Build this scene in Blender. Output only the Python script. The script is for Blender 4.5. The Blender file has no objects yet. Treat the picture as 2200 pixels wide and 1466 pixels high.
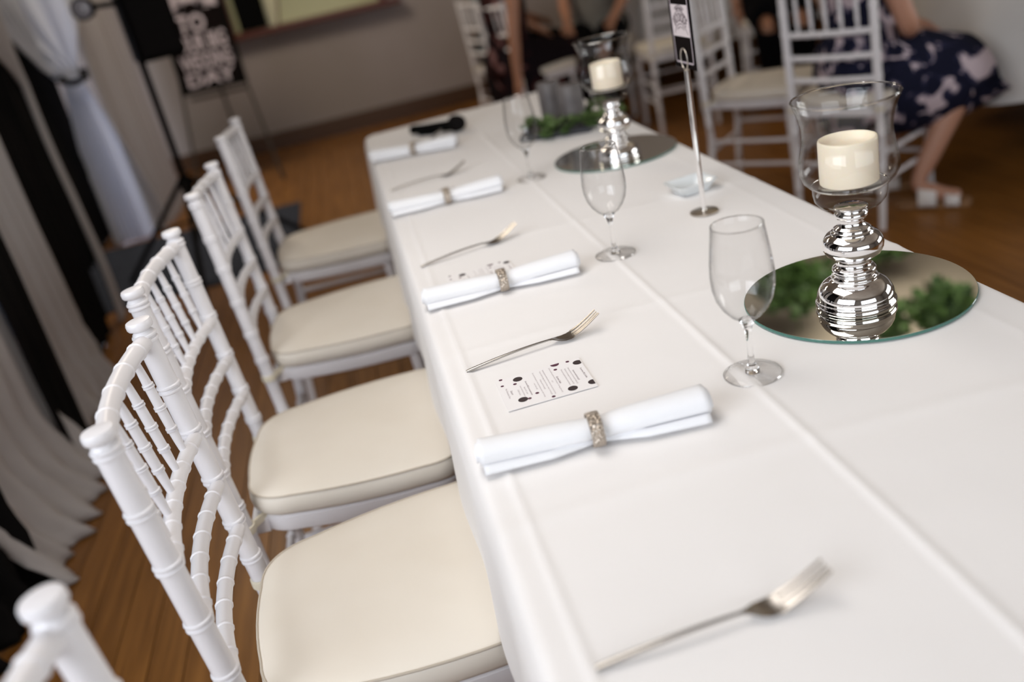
import bpy, bmesh, math, random
from mathutils import Vector, Matrix, noise
random.seed(7)
PI = math.pi
SC = bpy.context.scene
COL = SC.collection

# ---------------------------------------------------------------- camera
FPX = 1945.49
def cam_axes(yaw, pitch, roll):
    f = Vector((math.sin(yaw)*math.cos(pitch), math.cos(yaw)*math.cos(pitch), -math.sin(pitch)))
    r = Vector((math.cos(yaw), -math.sin(yaw), 0))
    u = r.cross(f)
    c, s = math.cos(roll), math.sin(roll)
    return c*r + s*u, -s*r + c*u, f
r_, u_, f_ = cam_axes(0.1147143, 0.4202393, -0.2251073)
cd = bpy.data.cameras.new('camera'); cam = bpy.data.objects.new('camera', cd); COL.objects.link(cam)
cam.matrix_world = Matrix(((r_.x, u_.x, -f_.x, -0.0243), (r_.y, u_.y, -f_.y, -0.0335), (r_.z, u_.z, -f_.z, 1.2988), (0, 0, 0, 1)))
cd.sensor_width = 36; cd.lens = FPX/2200*36; cd.clip_start = 0.05
cd.dof.use_dof = True; cd.dof.focus_distance = 1.25; cd.dof.aperture_fstop = 1.9
SC.camera = cam
# ---------------------------------------------------------------- world, exposure, lights
SC.view_settings.view_transform = 'Standard'; SC.view_settings.look = 'None'
SC.view_settings.gamma = 1; SC.view_settings.use_curve_mapping = False
SC.view_settings.exposure = 0.0
w = bpy.data.worlds.new('world'); SC.world = w; w.use_nodes = True
w.node_tree.nodes['Background'].inputs[0].default_value = (0.75, 0.85, 1, 1)
w.node_tree.nodes['Background'].inputs[1].default_value = 0.3
def area(name, loc, target, sx, sy, power, col):
    l = bpy.data.lights.new(name, 'AREA'); l.shape = 'RECTANGLE'; l.size = sx; l.size_y = sy
    l.energy = power; l.color = col
    o = bpy.data.objects.new(name, l); COL.objects.link(o); o.location = loc
    o.rotation_euler = (Vector(target)-Vector(loc)).to_track_quat('-Z', 'Y').to_euler()
    return o
area('daylight_left', (-2.0, -0.6, 1.9), (0.3, 1.2, 0.7), 2.6, 1.5, 66, (0.88, 0.92, 1.0))
area('daylight_front', (1.2, -2.85, 1.8), (0.6, 2.0, 0.7), 3.2, 1.4, 8, (0.95, 0.95, 1.0))
area('daylight_right', (6.3, 1.2, 1.7), (0.6, 2.2, 0.7), 3.0, 1.4, 42, (1.0, 0.95, 0.88))
area('daylight_far_left', (-2.42, 7.15, .75), (-1.45, 6.0, 0.35), 1.1, 1.2, 60, (0.70, 0.77, 1.0))
area('added_fill_table', (-0.15, 1.35, 2.15), (-0.15, 1.35, 0), 0.8, 1.2, 14.0, (1.0, 0.95, 0.90))  # added unseen fill above the table, shapes its brightness falloff
area('added_fill_far_floor', (-0.9, 5.6, 2.95), (0.35, 6.3, 0), 0.9, 1.2, 46, (1.0, 0.88, 0.72))  # added unseen fill that brightens the far floor
area('added_fill_ceiling', (3.1, 5.0, 1.9), (3.1, 5.1, 3.3), 1.2, 1.2, 40, (1.0, 0.92, 0.80))  # added upward fill, unseen, lightens the ceiling the mirrors reflect

# ---------------------------------------------------------------- materials
def mat(name, col, rough=0.6, metal=0.0, spec=0.5, **k):
    m = bpy.data.materials.new(name); m.use_nodes = True
    b = m.node_tree.nodes['Principled BSDF']
    b.inputs['Base Color'].default_value = (*col, 1); b.inputs['Roughness'].default_value = rough
    b.inputs['Metallic'].default_value = metal; b.inputs['Specular IOR Level'].default_value = spec
    for kk, v in k.items(): b.inputs[kk.replace('_', ' ')].default_value = v
    return m
def N(m, t): return m.node_tree.nodes.new(t)
def L(m, a, b): m.node_tree.links.new(a, b)
def vary(m, c1, c2, scale=8, detail=3, bump=0.0, stretch=(1, 1, 1), lo=.35, hi=.65, bscale=None, dist=.002):
    b = m.node_tree.nodes['Principled BSDF']
    tc = N(m, 'ShaderNodeTexCoord'); mp = N(m, 'ShaderNodeMapping'); mp.inputs['Scale'].default_value = stretch
    L(m, tc.outputs['Object'], mp.inputs[0])
    n = N(m, 'ShaderNodeTexNoise'); n.inputs['Scale'].default_value = scale; n.inputs['Detail'].default_value = detail
    L(m, mp.outputs[0], n.inputs['Vector'])
    r = N(m, 'ShaderNodeValToRGB'); r.color_ramp.elements[0].position = lo; r.color_ramp.elements[1].position = hi
    r.color_ramp.elements[0].color = (*c1, 1); r.color_ramp.elements[1].color = (*c2, 1)
    L(m, n.outputs['Fac'], r.inputs[0]); L(m, r.outputs[0], b.inputs['Base Color'])
    if bump:
        n2 = N(m, 'ShaderNodeTexNoise'); n2.inputs['Scale'].default_value = bscale or scale*4; n2.inputs['Detail'].default_value = 4
        L(m, mp.outputs[0], n2.inputs['Vector'])
        bp = N(m, 'ShaderNodeBump'); bp.inputs['Strength'].default_value = bump; bp.inputs['Distance'].default_value = dist
        L(m, n2.outputs['Fac'], bp.inputs['Height']); L(m, bp.outputs[0], b.inputs['Normal'])
    return m
M = {}
M['lacquer'] = mat('white_lacquer', (.76, .74, .755), .3)
M['cushion'] = vary(mat('cream_leatherette', (.74, .68, .59), .55), (.75, .695, .61), (.72, .66, .57), 6, 2, .15, bscale=60, dist=.001)
M['piping'] = mat('cream_piping', (.50, .44, .36), .6)
M['band'] = mat('cream_tie', (.72, .66, .52), .6)
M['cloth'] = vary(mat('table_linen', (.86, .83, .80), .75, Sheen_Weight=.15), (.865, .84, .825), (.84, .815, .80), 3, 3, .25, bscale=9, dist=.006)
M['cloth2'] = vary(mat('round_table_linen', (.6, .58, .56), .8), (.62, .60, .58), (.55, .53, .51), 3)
M['napkin'] = vary(mat('white_napkin_cotton', (.83, .83, .845), .8), (.835, .835, .85), (.81, .81, .83), 12, 2, .15, bscale=90, dist=.001)
M['chrome'] = mat('silver_chrome', (.93, .92, .92), .035, 1.0)
M['steel'] = mat('stainless_steel', (.42, .395, .37), .24, 1.0)
M['brush'] = mat('brushed_nickel', (.60, .55, .49), .32, 1.0)
M['mirror'] = mat('mirror_silver', (.80, .81, .76), .012, 1.0)
M['mirror_edge'] = mat('mirror_glass_edge', (.05, .16, .13), .08, 0, .8)
M['candle'] = mat('ivory_wax', (.86, .76, .60), .38, Subsurface_Weight=.25, Subsurface_Radius=(.02, .012, .006), Subsurface_Scale=.5)
M['wick'] = mat('burnt_wick', (.05, .04, .03), .9)
M['black'] = mat('black_plastic', (.003, .003, .003), .8, 0, .05)
M['blackmetal'] = mat('black_metal', (.004, .003, .003), .7, 0, .1)
M['greywood'] = mat('easel_grey_metal', (.05, .04, .033), .5)
M['card_black'] = mat('black_card', (.005, .003, .003), .8, 0, .05)
M['card_grey'] = mat('grey_print_line', (.42, .36, .39), .6)
M['card_white'] = mat('white_print_box', (.60, .53, .54), .6)
M['paper'] = mat('menu_paper', (.86, .835, .83), .7)
M['ink'] = mat('black_ink', (.035, .022, .024), .5)
M['ink2'] = mat('plum_ink', (.09, .025, .05), .5)
M['ink_grey'] = mat('grey_ink', (.42, .36, .37), .6)
M['ink_mid'] = mat('dark_grey_ink', (.26, .20, .215), .6)
M['ink_logo'] = mat('logo_ink', (.12, .09, .10), .6)
M['curtain_black'] = vary(mat('black_drape', (.004, .004, .004), .95, 0, .1), (.004, .004, .004), (.007, .006, .006), 5)
M['wall'] = vary(mat('taupe_paint', (.3, .26, .245), .8), (.34, .295, .285), (.30, .26, .24), 1.2, 3, .1)
M['wall_side'] = mat('dark_plaster', (.30, .27, .24), .85)
M['ceiling'] = vary(mat('ceiling_paint', (.42, .36, .29), .9), (.42, .36, .30), (.38, .33, .27), 1.5)
M['skirt'] = mat('brown_baseboard_wood', (.075, .035, .016), .4)
M['frame_wood'] = mat('red_brown_wood', (.10, .022, .010), .35)
M['cream'] = mat('cream_laminate', (.62, .60, .42), .5)
M['rug'] = vary(mat('slate_blue_mat', (.035, .04, .055), .95, 0, .1), (.03, .034, .046), (.045, .05, .066), 30, 3, .3)
M['slate'] = mat('black_slate', (.02, .022, .028), .35)
M['grey_wax'] = vary(mat('grey_pillar_wax', (.09, .08, .08), .5), (.08, .07, .07), (.14, .125, .12), 18)
M['leaf'] = vary(mat('green_leaf', (.08, .14, .04), .5), (.045, .09, .02), (.14, .22, .07), 14)
M['leaf2'] = vary(mat('hanging_leaf', (.03, .07, .015), .6), (.02, .05, .01), (.06, .12, .025), 9)
M['skin'] = mat('skin_tan', (.36, .17, .10), .5, Subsurface_Weight=.1, Subsurface_Radius=(.02, .01, .005))
M['skin2'] = mat('skin_light', (.46, .24, .16), .5, Subsurface_Weight=.1, Subsurface_Radius=(.02, .01, .005))
M['hair'] = mat('brown_hair', (.06, .03, .015), .5)
M['hair2'] = mat('fair_hair', (.25, .15, .07), .5)
M['eye'] = mat('eye_dark', (.02, .015, .012), .2)
M['white_strap'] = mat('white_leather', (.75, .72, .70), .5)
M['cork'] = mat('tan_sole', (.30, .17, .09), .9, 0, .1)
M['shirt'] = mat('blue_grey_cotton', (.12, .14, .15), .8)
M['trousers'] = mat('black_trousers', (.004, .004, .005), .95, 0, .05)
M['greytop'] = mat('grey_top', (.14, .13, .115), .8)
M['lens'] = mat('lamp_lens', (.35, .35, .40), .08, 0, 1.0)
M['dish'] = mat('white_porcelain_glass', (.72, .75, .76), .12, 0, .6)

def floral(name, base, spots, scale, lo, hi):
    m = mat(name, base, .9, 0, .08)
    b = m.node_tree.nodes['Principled BSDF']
    tc = N(m, 'ShaderNodeTexCoord'); n = N(m, 'ShaderNodeTexNoise')
    n.inputs['Scale'].default_value = scale; n.inputs['Detail'].default_value = 2.5; n.inputs['Distortion'].default_value = 1.2
    L(m, tc.outputs['Object'], n.inputs['Vector'])
    r = N(m, 'ShaderNodeValToRGB'); e = r.color_ramp.elements
    e[0].position = lo; e[0].color = (*base, 1); e[1].position = hi; e[1].color = (*spots[0], 1)
    x = e.new((lo+hi)/2); x.color = (*spots[1], 1)
    L(m, n.outputs['Fac'], r.inputs[0]); L(m, r.outputs[0], b.inputs['Base Color'])
    return m
M['dress_navy'] = floral('navy_floral_fabric', (.010, .011, .026), ((.55, .46, .50), (.030, .030, .07)), 11, .50, .60)
M['dress_dark'] = floral('dark_rose_floral_fabric', (.008, .005, .007), ((.20, .11, .11), (.05, .012, .010)), 7, .54, .66)

def glass_mat(name, edge=(.55, .55, .55), ior=1.5):
    # thin-walled clear glass: fresnel reflection over a see-through wall that darkens towards its edge
    m = bpy.data.materials.new(name); m.use_nodes = True; nt = m.node_tree
    for n in list(nt.nodes): nt.nodes.remove(n)
    out = N(m, 'ShaderNodeOutputMaterial'); mix = N(m, 'ShaderNodeMixShader')
    tr = N(m, 'ShaderNodeBsdfTransparent'); gl = N(m, 'ShaderNodeBsdfGlossy'); gl.inputs['Roughness'].default_value = .015
    lw = N(m, 'ShaderNodeLayerWeight'); lw.inputs['Blend'].default_value = .5
    pw = N(m, 'ShaderNodeMath'); pw.operation = 'POWER'; pw.inputs[1].default_value = 4.5
    ma = N(m, 'ShaderNodeMath'); ma.operation = 'MULTIPLY_ADD'; ma.inputs[1].default_value = .75; ma.inputs[2].default_value = .022
    p2 = N(m, 'ShaderNodeMath'); p2.operation = 'POWER'; p2.inputs[1].default_value = 4.2
    cr = N(m, 'ShaderNodeMix'); cr.data_type = 'RGBA'
    cr.inputs[6].default_value = (.99, .99, .99, 1); cr.inputs[7].default_value = (*edge, 1)
    L(m, lw.outputs['Facing'], pw.inputs[0]); L(m, pw.outputs[0], ma.inputs[0]); L(m, lw.outputs['Facing'], p2.inputs[0])
    L(m, p2.outputs[0], cr.inputs[0]); L(m, cr.outputs[2], tr.inputs[0])
    L(m, ma.outputs[0], mix.inputs[0]); L(m, tr.outputs[0], mix.inputs[1]); L(m, gl.outputs[0], mix.inputs[2])
    L(m, mix.outputs[0], out.inputs[0])
    return m
M['glass'] = glass_mat('clear_glass')
M['shade_glass'] = glass_mat('clear_shade_glass', (.50, .48, .46))
gm = mat('solid_glass', (1, 1, 1), .01, 0, .5, Transmission_Weight=1.0, IOR=1.48); M['solid_glass'] = gm

def sheer(name, col, tw=.5, tp=.12):
    m = bpy.data.materials.new(name); m.use_nodes = True; nt = m.node_tree
    for n in list(nt.nodes): nt.nodes.remove(n)
    out = N(m, 'ShaderNodeOutputMaterial'); d = N(m, 'ShaderNodeBsdfDiffuse'); t = N(m, 'ShaderNodeBsdfTranslucent'); p = N(m, 'ShaderNodeBsdfTransparent')
    a = N(m, 'ShaderNodeMixShader'); b = N(m, 'ShaderNodeMixShader'); a.inputs[0].default_value = tw; b.inputs[0].default_value = tp
    d.inputs[0].default_value = (*col, 1); t.inputs[0].default_value = (*col, 1)
    L(m, d.outputs[0], a.inputs[1]); L(m, t.outputs[0], a.inputs[2]); L(m, a.outputs[0], b.inputs[1]); L(m, p.outputs[0], b.inputs[2]); L(m, b.outputs[0], out.inputs[0])
    return m
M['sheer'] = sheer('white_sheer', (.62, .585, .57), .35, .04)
M['sheer_lit'] = sheer('white_sheer_window', (.75, .76, .80), .6, .10)  # lighter, bluer copy of the sheer; window glow put into its colour
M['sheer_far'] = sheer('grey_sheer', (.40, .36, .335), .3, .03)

def emis(name, col, s):
    m = bpy.data.materials.new(name); m.use_nodes = True; nt = m.node_tree
    for n in list(nt.nodes): nt.nodes.remove(n)
    out = N(m, 'ShaderNodeOutputMaterial'); e = N(m, 'ShaderNodeEmission'); e.inputs[0].default_value = (*col, 1); e.inputs[1].default_value = s
    L(m, e.outputs[0], out.inputs[0]); return m
M['daylight'] = emis('window_daylight', (.85, .93, 1.0), 3.0)

# floor boards: grain runs along the boards, each board its own tone
def floor_mat():
    m = mat('varnished_floorboard', (.2, .1, .04), .38, 0, .28)
    b = m.node_tree.nodes['Principled BSDF']
    oi = N(m, 'ShaderNodeObjectInfo'); tc = N(m, 'ShaderNodeTexCoord'); mp = N(m, 'ShaderNodeMapping')
    mp.inputs['Scale'].default_value = (30, 1.6, 10)
    add = N(m, 'ShaderNodeVectorMath'); add.operation = 'ADD'
    cx = N(m, 'ShaderNodeCombineXYZ'); mul = N(m, 'ShaderNodeMath'); mul.operation = 'MULTIPLY'; mul.inputs[1].default_value = 37
    L(m, oi.outputs['Random'], mul.inputs[0]); L(m, mul.outputs[0], cx.inputs[1]); L(m, tc.outputs['Object'], add.inputs[0]); L(m, cx.outputs[0], add.inputs[1])
    L(m, add.outputs[0], mp.inputs[0])
    n = N(m, 'ShaderNodeTexNoise'); n.inputs['Scale'].default_value = 1.6; n.inputs['Detail'].default_value = 5
    L(m, mp.outputs[0], n.inputs['Vector'])
    r = N(m, 'ShaderNodeValToRGB'); e = r.color_ramp.elements
    e[0].position = .3; e[0].color = (.145, .056, .010, 1); e[1].position = .72; e[1].color = (.27, .115, .025, 1)
    L(m, n.outputs['Fac'], r.inputs[0])
    hs = N(m, 'ShaderNodeHueSaturation'); mr = N(m, 'ShaderNodeMapRange')
    mr.inputs['To Min'].default_value = .91; mr.inputs['To Max'].default_value = 1.09
    L(m, oi.outputs['Random'], mr.inputs['Value']); L(m, mr.outputs[0], hs.inputs['Value']); L(m, r.outputs[0], hs.inputs['Color']); L(m, hs.outputs[0], b.inputs['Base Color'])
    return m
M['board'] = floor_mat()
M['subfloor'] = mat('dark_subfloor', (.03, .015, .007), .9)

# ---------------------------------------------------------------- mesh helpers
class MB:
    def __init__(s): s.v = []; s.f = []
    def add(s, vs, fs):
        o = len(s.v); s.v += [tuple(x) for x in vs]; s.f += [tuple(i+o for i in q) for q in fs]; return s
    def box(s, c, d, rot=None):
        x, y, z = d[0]/2, d[1]/2, d[2]/2
        vs = [Vector((a*x, b*y, e*z)) for a in (-1, 1) for b in (-1, 1) for e in (-1, 1)]
        if rot is not None: vs = [rot @ q for q in vs]
        vs = [q+Vector(c) for q in vs]
        return s.add(vs, [(0, 1, 3, 2), (4, 6, 7, 5), (0, 4, 5, 1), (2, 3, 7, 6), (0, 2, 6, 4), (1, 5, 7, 3)])
    def lathe(s, prof, n=24, c=(0, 0, 0), cap=True, T=None):
        vs = []; fs = []
        for (r, z) in prof:
            for k in range(n):
                a = 2*PI*k/n; vs.append(Vector((r*math.cos(a), r*math.sin(a), z)))
        m = len(prof)
        for i in range(m-1):
            for k in range(n):
                k2 = (k+1) % n; fs.append((i*n+k, i*n+k2, (i+1)*n+k2, (i+1)*n+k))
        if cap:
            fs.append(tuple(range(n-1, -1, -1))); fs.append(tuple((m-1)*n+k for k in range(n)))
        if T is not None: vs = [T @ q for q in vs]
        return s.add([q+Vector(c) for q in vs], fs)
    def tube(s, pts, rad, n=10, cap=True, closed=False):
        pts = [Vector(p) for p in pts]; m = len(pts)
        rad = rad if isinstance(rad, (list, tuple)) else [rad]*m
        vs = []; fs = []; up = None
        for i, p in enumerate(pts):
            if closed: t = pts[(i+1) % m]-pts[i-1]
            else: t = pts[min(i+1, m-1)]-pts[max(i-1, 0)]
            t.normalize()
            if up is None:
                up = Vector((0, 0, 1)) if abs(t.z) < .9 else Vector((1, 0, 0))
            a = t.cross(up).normalized(); up = a.cross(t).normalized()
            for k in range(n):
                an = 2*PI*k/n; vs.append(p+(a*math.cos(an)+up*math.sin(an))*rad[i])
        for i in range(m if closed else m-1):
            j = (i+1) % m
            for k in range(n):
                k2 = (k+1) % n; fs.append((i*n+k, i*n+k2, j*n+k2, j*n+k))
        if cap and not closed:
            fs.append(tuple(range(n-1, -1, -1))); fs.append(tuple((m-1)*n+k for k in range(n)))
        return s.add(vs, fs)
    def grid(s, P):
        a = len(P); b = len(P[0]); vs = [q for r in P for q in r]
        return s.add(vs, [(i*b+j, (i+1)*b+j, (i+1)*b+j+1, i*b+j+1) for i in range(a-1) for j in range(b-1)])
    def build(s, name, m, parent=None, sharp=40, bevel=0):
        me = bpy.data.meshes.new(name); me.from_pydata(s.v, [], s.f)
        bm = bmesh.new(); bm.from_mesh(me); bmesh.ops.recalc_face_normals(bm, faces=bm.faces[:]); bm.to_mesh(me); bm.free()
        me.materials.append(m)
        for p in me.polygons: p.use_smooth = True
        if sharp: me.set_sharp_from_angle(angle=math.radians(sharp))
        o = bpy.data.objects.new(name, me); COL.objects.link(o)
        if parent: o.parent = parent
        if bevel:
            b = o.modifiers.new('bevel', 'BEVEL'); b.width = bevel; b.segments = 2; b.limit_method = 'ANGLE'
        return o
def thing(name, label, cat, loc=(0, 0, 0), rz=0, group=None):
    o = bpy.data.objects.new(name, None); COL.objects.link(o); o.empty_display_size = .1
    o.location = loc; o.rotation_euler = (0, 0, rz); tag(o, label, cat, group); return o
def tag(o, label, cat, group=None):
    o['label'] = label; o['category'] = cat
    if group: o['group'] = group
    return o
def struct(o): o['kind'] = 'structure'; return o
def dup(root, loc, rz, label, group=None):
    r = root.copy(); COL.objects.link(r); r.location = loc; r.rotation_euler = (0, 0, rz); r['label'] = label
    if group: r['group'] = group
    for ch in list(root.children):
        c = ch.copy(); COL.objects.link(c); c.parent = r
        for g in list(ch.children):
            d = g.copy(); COL.objects.link(d); d.parent = c
    return r

def ring_bar(p0, p1, r, ts, bump=.0022, bw=.0045, double=True, bulge=None, n=14, taper=0, steps=9):
    """bamboo style bar from p0 to p1; ts = ring positions (0..1); bulge = vector offset of the middle"""
    p0, p1 = Vector(p0), Vector(p1); Ln = (p1-p0).length
    st = {i/steps: 0 for i in range(steps+1)}
    for t in ts:
        cs = (-.55, .55) if double else (0,)
        for c in cs:
            for d, h in ((-.5, 0), (-.3, .8), (0, 1), (.3, .8), (.5, 0)):
                q = t+(c+d*.98)*bw/Ln
                if 0 < q < 1: st[q] = h*bump
    keys = sorted(st); pts = []; rad = []
    for k in keys:
        p = p0.lerp(p1, k)
        if bulge is not None: p = p+Vector(bulge)*(4*k*(1-k))
        pts.append(p)
        rr = r
        if taper: rr = r*(1-taper*abs(2*k-1)**2.5)
        rad.append(rr+st[k])
    return MB().tube(pts, rad, n)

# ---------------------------------------------------------------- room shell
X0, X1, Y0, Y1, H = -2.5, 6.6, -3.0, 8.05, 3.3
o = struct(MB().box(((X0+X1)/2, (Y0+Y1)/2, -.035), (X1-X0, Y1-Y0, .03)).build('floor', M['subfloor']))
floor = o
bw = .086; nb = int((X1-X0)/bw)+1
pm = MB().box((0, 0, -.01), (bw-.0025, Y1-Y0-.002, .02)).build('floor_board', M['board'], floor)
pm.location = (X0+bw*.5, (Y0+Y1)/2, 0)
for i in range(1, nb):
    c = pm.copy(); COL.objects.link(c); c.location = (X0+bw*(i+.5), (Y0+Y1)/2, random.uniform(-.0006, .0))
struct(MB().box(((X0+X1)/2, (Y0+Y1)/2, H+.05), (X1-X0, Y1-Y0, .1)).build('ceiling', M['ceiling']))
# back wall with a servery hatch
hx0, hx1, hz0, hz1 = -.74, .46, .97, 1.75
wb = MB(); t = .12; yb = Y1+t/2
wb.box(((X0+hx0)/2, yb, H/2), (hx0-X0, t, H)); wb.box(((hx1+X1)/2, yb, H/2), (X1-hx1, t, H))
wb.box(((hx0+hx1)/2, yb, hz0/2), (hx1-hx0, t, hz0)); wb.box(((hx0+hx1)/2, yb, (hz1+H)/2), (hx1-hx0, t, H-hz1))
struct(wb.build('wall_back', M['wall']))
struct(MB().box((X1+.04, (Y0+Y1)/2, H/2-.05), (.1, Y1-Y0+.2, H+.1)).build('wall_right', M['wall_side']))
struct(MB().box((X0-.05, (Y0+Y1)/2, H/2-.05), (.1, Y1-Y0+.2, H+.1)).build('wall_left', M['wall_side']))
struct(MB().box(((X0+X1)/2, Y0-.05, H/2-.05), (X1-X0, .1, H+.1)).build('wall_front', M['wall_side']))
struct(MB().box(((X0+X1)/2, Y1-.012, .07), (X1-X0, .024, .14)).build('baseboard_back', M['skirt'], bevel=.004))
# hatch trim: a deep wooden sill, two jambs and a head
tr = MB(); tr.box(((hx0+hx1)/2+.02, Y1-.01, hz0-.02), (hx1-hx0+.28, .30, .045)); 
tr.box((hx0-.03, Y1-.005, (hz0+hz1)/2), (.06, .05, hz1-hz0)); tr.box((hx1+.03, Y1-.005, (hz0+hz1)/2), (.06, .05, hz1-hz0))
tr.box(((hx0+hx1)/2, Y1-.005, hz1+.03), (hx1-hx0+.18, .05, .06))
struct(tr.build('trim_1', M['frame_wood'], bevel=.004))
# little kitchen behind the hatch
kb = MB(); kb.box(((hx0+hx1)/2, Y1+1.3, 1.4), (2.4, .06, 1.4)).box(((hx0+hx1)/2, Y1+.7, .72), (2.4, 1.1, .04)).box(((hx0+hx1)/2, Y1+.7, 2.1), (2.4, 1.2, .04)).box((hx0-.6, Y1+.7, 1.4), (.04, 1.2, 1.4)).box((hx1+.6, Y1+.7, 1.4), (.04, 1.2, 1.4))
struct(kb.build('wall_kitchen', M['cream']))
area('kitchen_light', (-.1, Y1+.6, 2.05), (-.1, Y1+.6, 0), .8, .4, 4, (1, .95, .80))
# windows (behind the camera and at the sides): frame, mullions, bright daylight beyond
def window(name, c, wd, ht, axis):
    f = MB()
    def bx(du, dz, su, sz, dd=.05):
        if axis == 'x': f.box((c[0], c[1]+du, c[2]+dz), (dd, su, sz))
        else: f.box((c[0]+du, c[1], c[2]+dz), (su, dd, sz))
    bx(0, ht/2, wd+.1, .06); bx(0, -ht/2, wd+.1, .06); bx(-wd/2, 0, .06, ht); bx(wd/2, 0, .06, ht)
    for i in range(1, 4): bx(-wd/2+wd*i/4, 0, .035, ht, .04)
    bx(0, .1, wd, .035, .04)
    o = struct(f.build(name, M['lacquer'], bevel=.003))
    return o
wdw = [('window_1', (X0+.03, -.6, 1.9), 2.7, 1.6, 'x'), ('window_2', (1.2, Y0+.03, 1.8), 3.3, 1.5, 'y'), ('window_3', (X1-.03, 1.2, 1.7), 3.1, 1.5, 'x'), ('window_4', (X0+.03, 7.15, .78), 1.3, 1.3, 'x')]
for n_, c, a, b, ax in wdw:
    o = window(n_, c, a, b, ax)
    p = MB()
    off = .02 if c[0] < 0 and ax == 'x' else -.02
    if ax == 'x': p.box((c[0]-off, c[1], c[2]), (.006, a, b))
    else: p.box((c[0], c[1]-.02, c[2]), (a, .006, b))
    p.build('pane', M['daylight'], o)
# slate blue mat on the floor
tag(MB().box((-1.35, 5.15, .004), (1.75, 1.36, .008)).build('floor_mat', M['rug'], bevel=.003), 'slate blue mat on the wooden floor under the black stand', 'mat')

# ---------------------------------------------------------------- table and cloth
TW, TL0, TL1, TZ = .729, -.62, 3.215, .75
tb = thing('trestle_table', 'long banquet table under the white tablecloth', 'table', (TW/2, 1.3, 0))
MB().box((0, 0, .722), (TW-.03, TL1-TL0-.03, .03)).build('tabletop', M['skirt'], tb, bevel=.004)
for sy in (-1.6, -.1, .1, 1.6):
    MB().tube([(-.28, sy, .71), (-.28, sy, .02), (.28, sy, .02), (.28, sy, .71)], .013, 10).build('leg', M['brush'], tb)
def cloth_h(x, y):
    h = 0
    g = lambda d, wd: math.exp(-(d/wd)**2)
    h += .0026*g(x-(.348+.004*math.sin(y*2.1)), .0055)+.0012*g(x-.348, .03)
    h += .0023*g(x-(.040+.003*math.sin(y*3+1)), .005)
    h += .0010*g(x-.665, .008)
    for yy in (.28, .72, 1.17, 1.66, 2.12, 2.6, 3.02):
        h += .0013*g(y-yy-.02*math.sin(x*4+yy), .009)
    h += .0016*(noise.noise((x*3.2, y*2.2, 1.3))) + .0006*noise.noise((x*9, y*7, 4.2))
    return h
ct = MB(); nx, ny = 180, 420
def far_edge(x): return 3.205+.055*x/TW
P = []
for j in range(ny+1):
    row = []
    for i in range(nx+1):
        u = i/nx; v = j/ny
        x = u*TW; yt = TL0+v*(far_edge(x)-TL0); y = yt
        # rounded corners and rolled edge
        ex = min(x, TW-x); ey = min(y-TL0, far_edge(x)-y); rr = .045
        if ex < rr and ey < rr:
            dx, dy = rr-ex, rr-ey; m_ = max(dx, dy); d = math.hypot(dx, dy); k = m_/d if d > 1e-6 else 1
            sx = 1 if x < TW/2 else -1; sy = 1 if y < (TL0+3.2)/2 else -1
            bx_ = rr if sx > 0 else TW-rr; by_ = TL0+rr if sy > 0 else far_edge(x)-rr
            x = bx_+(x-bx_)*k; y = by_+(y-by_)*k
        e = min(ex, ey); fr = .016
        z = TZ+cloth_h(x, y)-(fr*(1-math.sqrt(max(0, 1-((fr-e)/fr)**2))) if e < fr else 0)
        row.append(Vector((x, y, z)))
    P.append(row)
ct.grid(P)
# skirt: perimeter walk, rows hanging down
per = [(i, 0) for i in range(nx)]+[(nx, j) for j in range(ny)]+[(nx-i, ny) for i in range(nx)]+[(0, ny-j) for j in range(ny)]
NZ = 14; base = len(ct.v); idx = [j*(nx+1)+i for (i, j) in per]
cxm, cym = TW/2, (TL0+3.2)/2
s = 0; prev = None; rows = []
for k in range(1, NZ+1):
    s = 0; prev = None; row = []
    for (i, j) in per:
        p = P[j][i]; q = Vector((p.x, p.y, 0))
        if prev is not None: s += (q-prev).length
        prev = q
        n_ = Vector(((-1 if i == 0 else 1 if i == nx else 0), (-1 if j == 0 else 1 if j == ny else 0), 0))
        ci = min(p.x, TW-p.x); cj = min(p.y-TL0, far_edge(p.x)-p.y); cor = math.exp(-max(ci, cj)/.10)
        if n_.length == 0: n_ = Vector((0, 1, 0))
        if cor > .05:
            cdir = Vector((-1 if p.x < TW/2 else 1, -1 if p.y < 1 else 1, 0)).normalized(); n_ = (n_*(1-cor)+cdir*cor)
        n_.normalize()
        t_ = k/NZ; drop = (.232+.05*cor)*t_
        fold = .010*math.sin(s*21+1.5*math.sin(s*3.1))*t_*(1 if j in (0, ny) else .35)
        out = .004+.012*t_+fold+cor*.022*t_
        row.append(Vector((p.x, p.y, p.z-drop))+n_*out)
    rows.append(row)
for row in rows: ct.v += [tuple(q) for q in row]
m_ = len(per)
for k in range(NZ):
    for a in range(m_):
        b = (a+1) % m_
        A = idx[a] if k == 0 else base+(k-1)*m_+a; B = idx[b] if k == 0 else base+(k-1)*m_+b
        C = base+k*m_+b; D = base+k*m_+a
        ct.f.append((A, B, C, D))
tag(ct.build('tablecloth', M['cloth'], sharp=0), 'white linen tablecloth with pressed folds over the long table', 'tablecloth')

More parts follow.
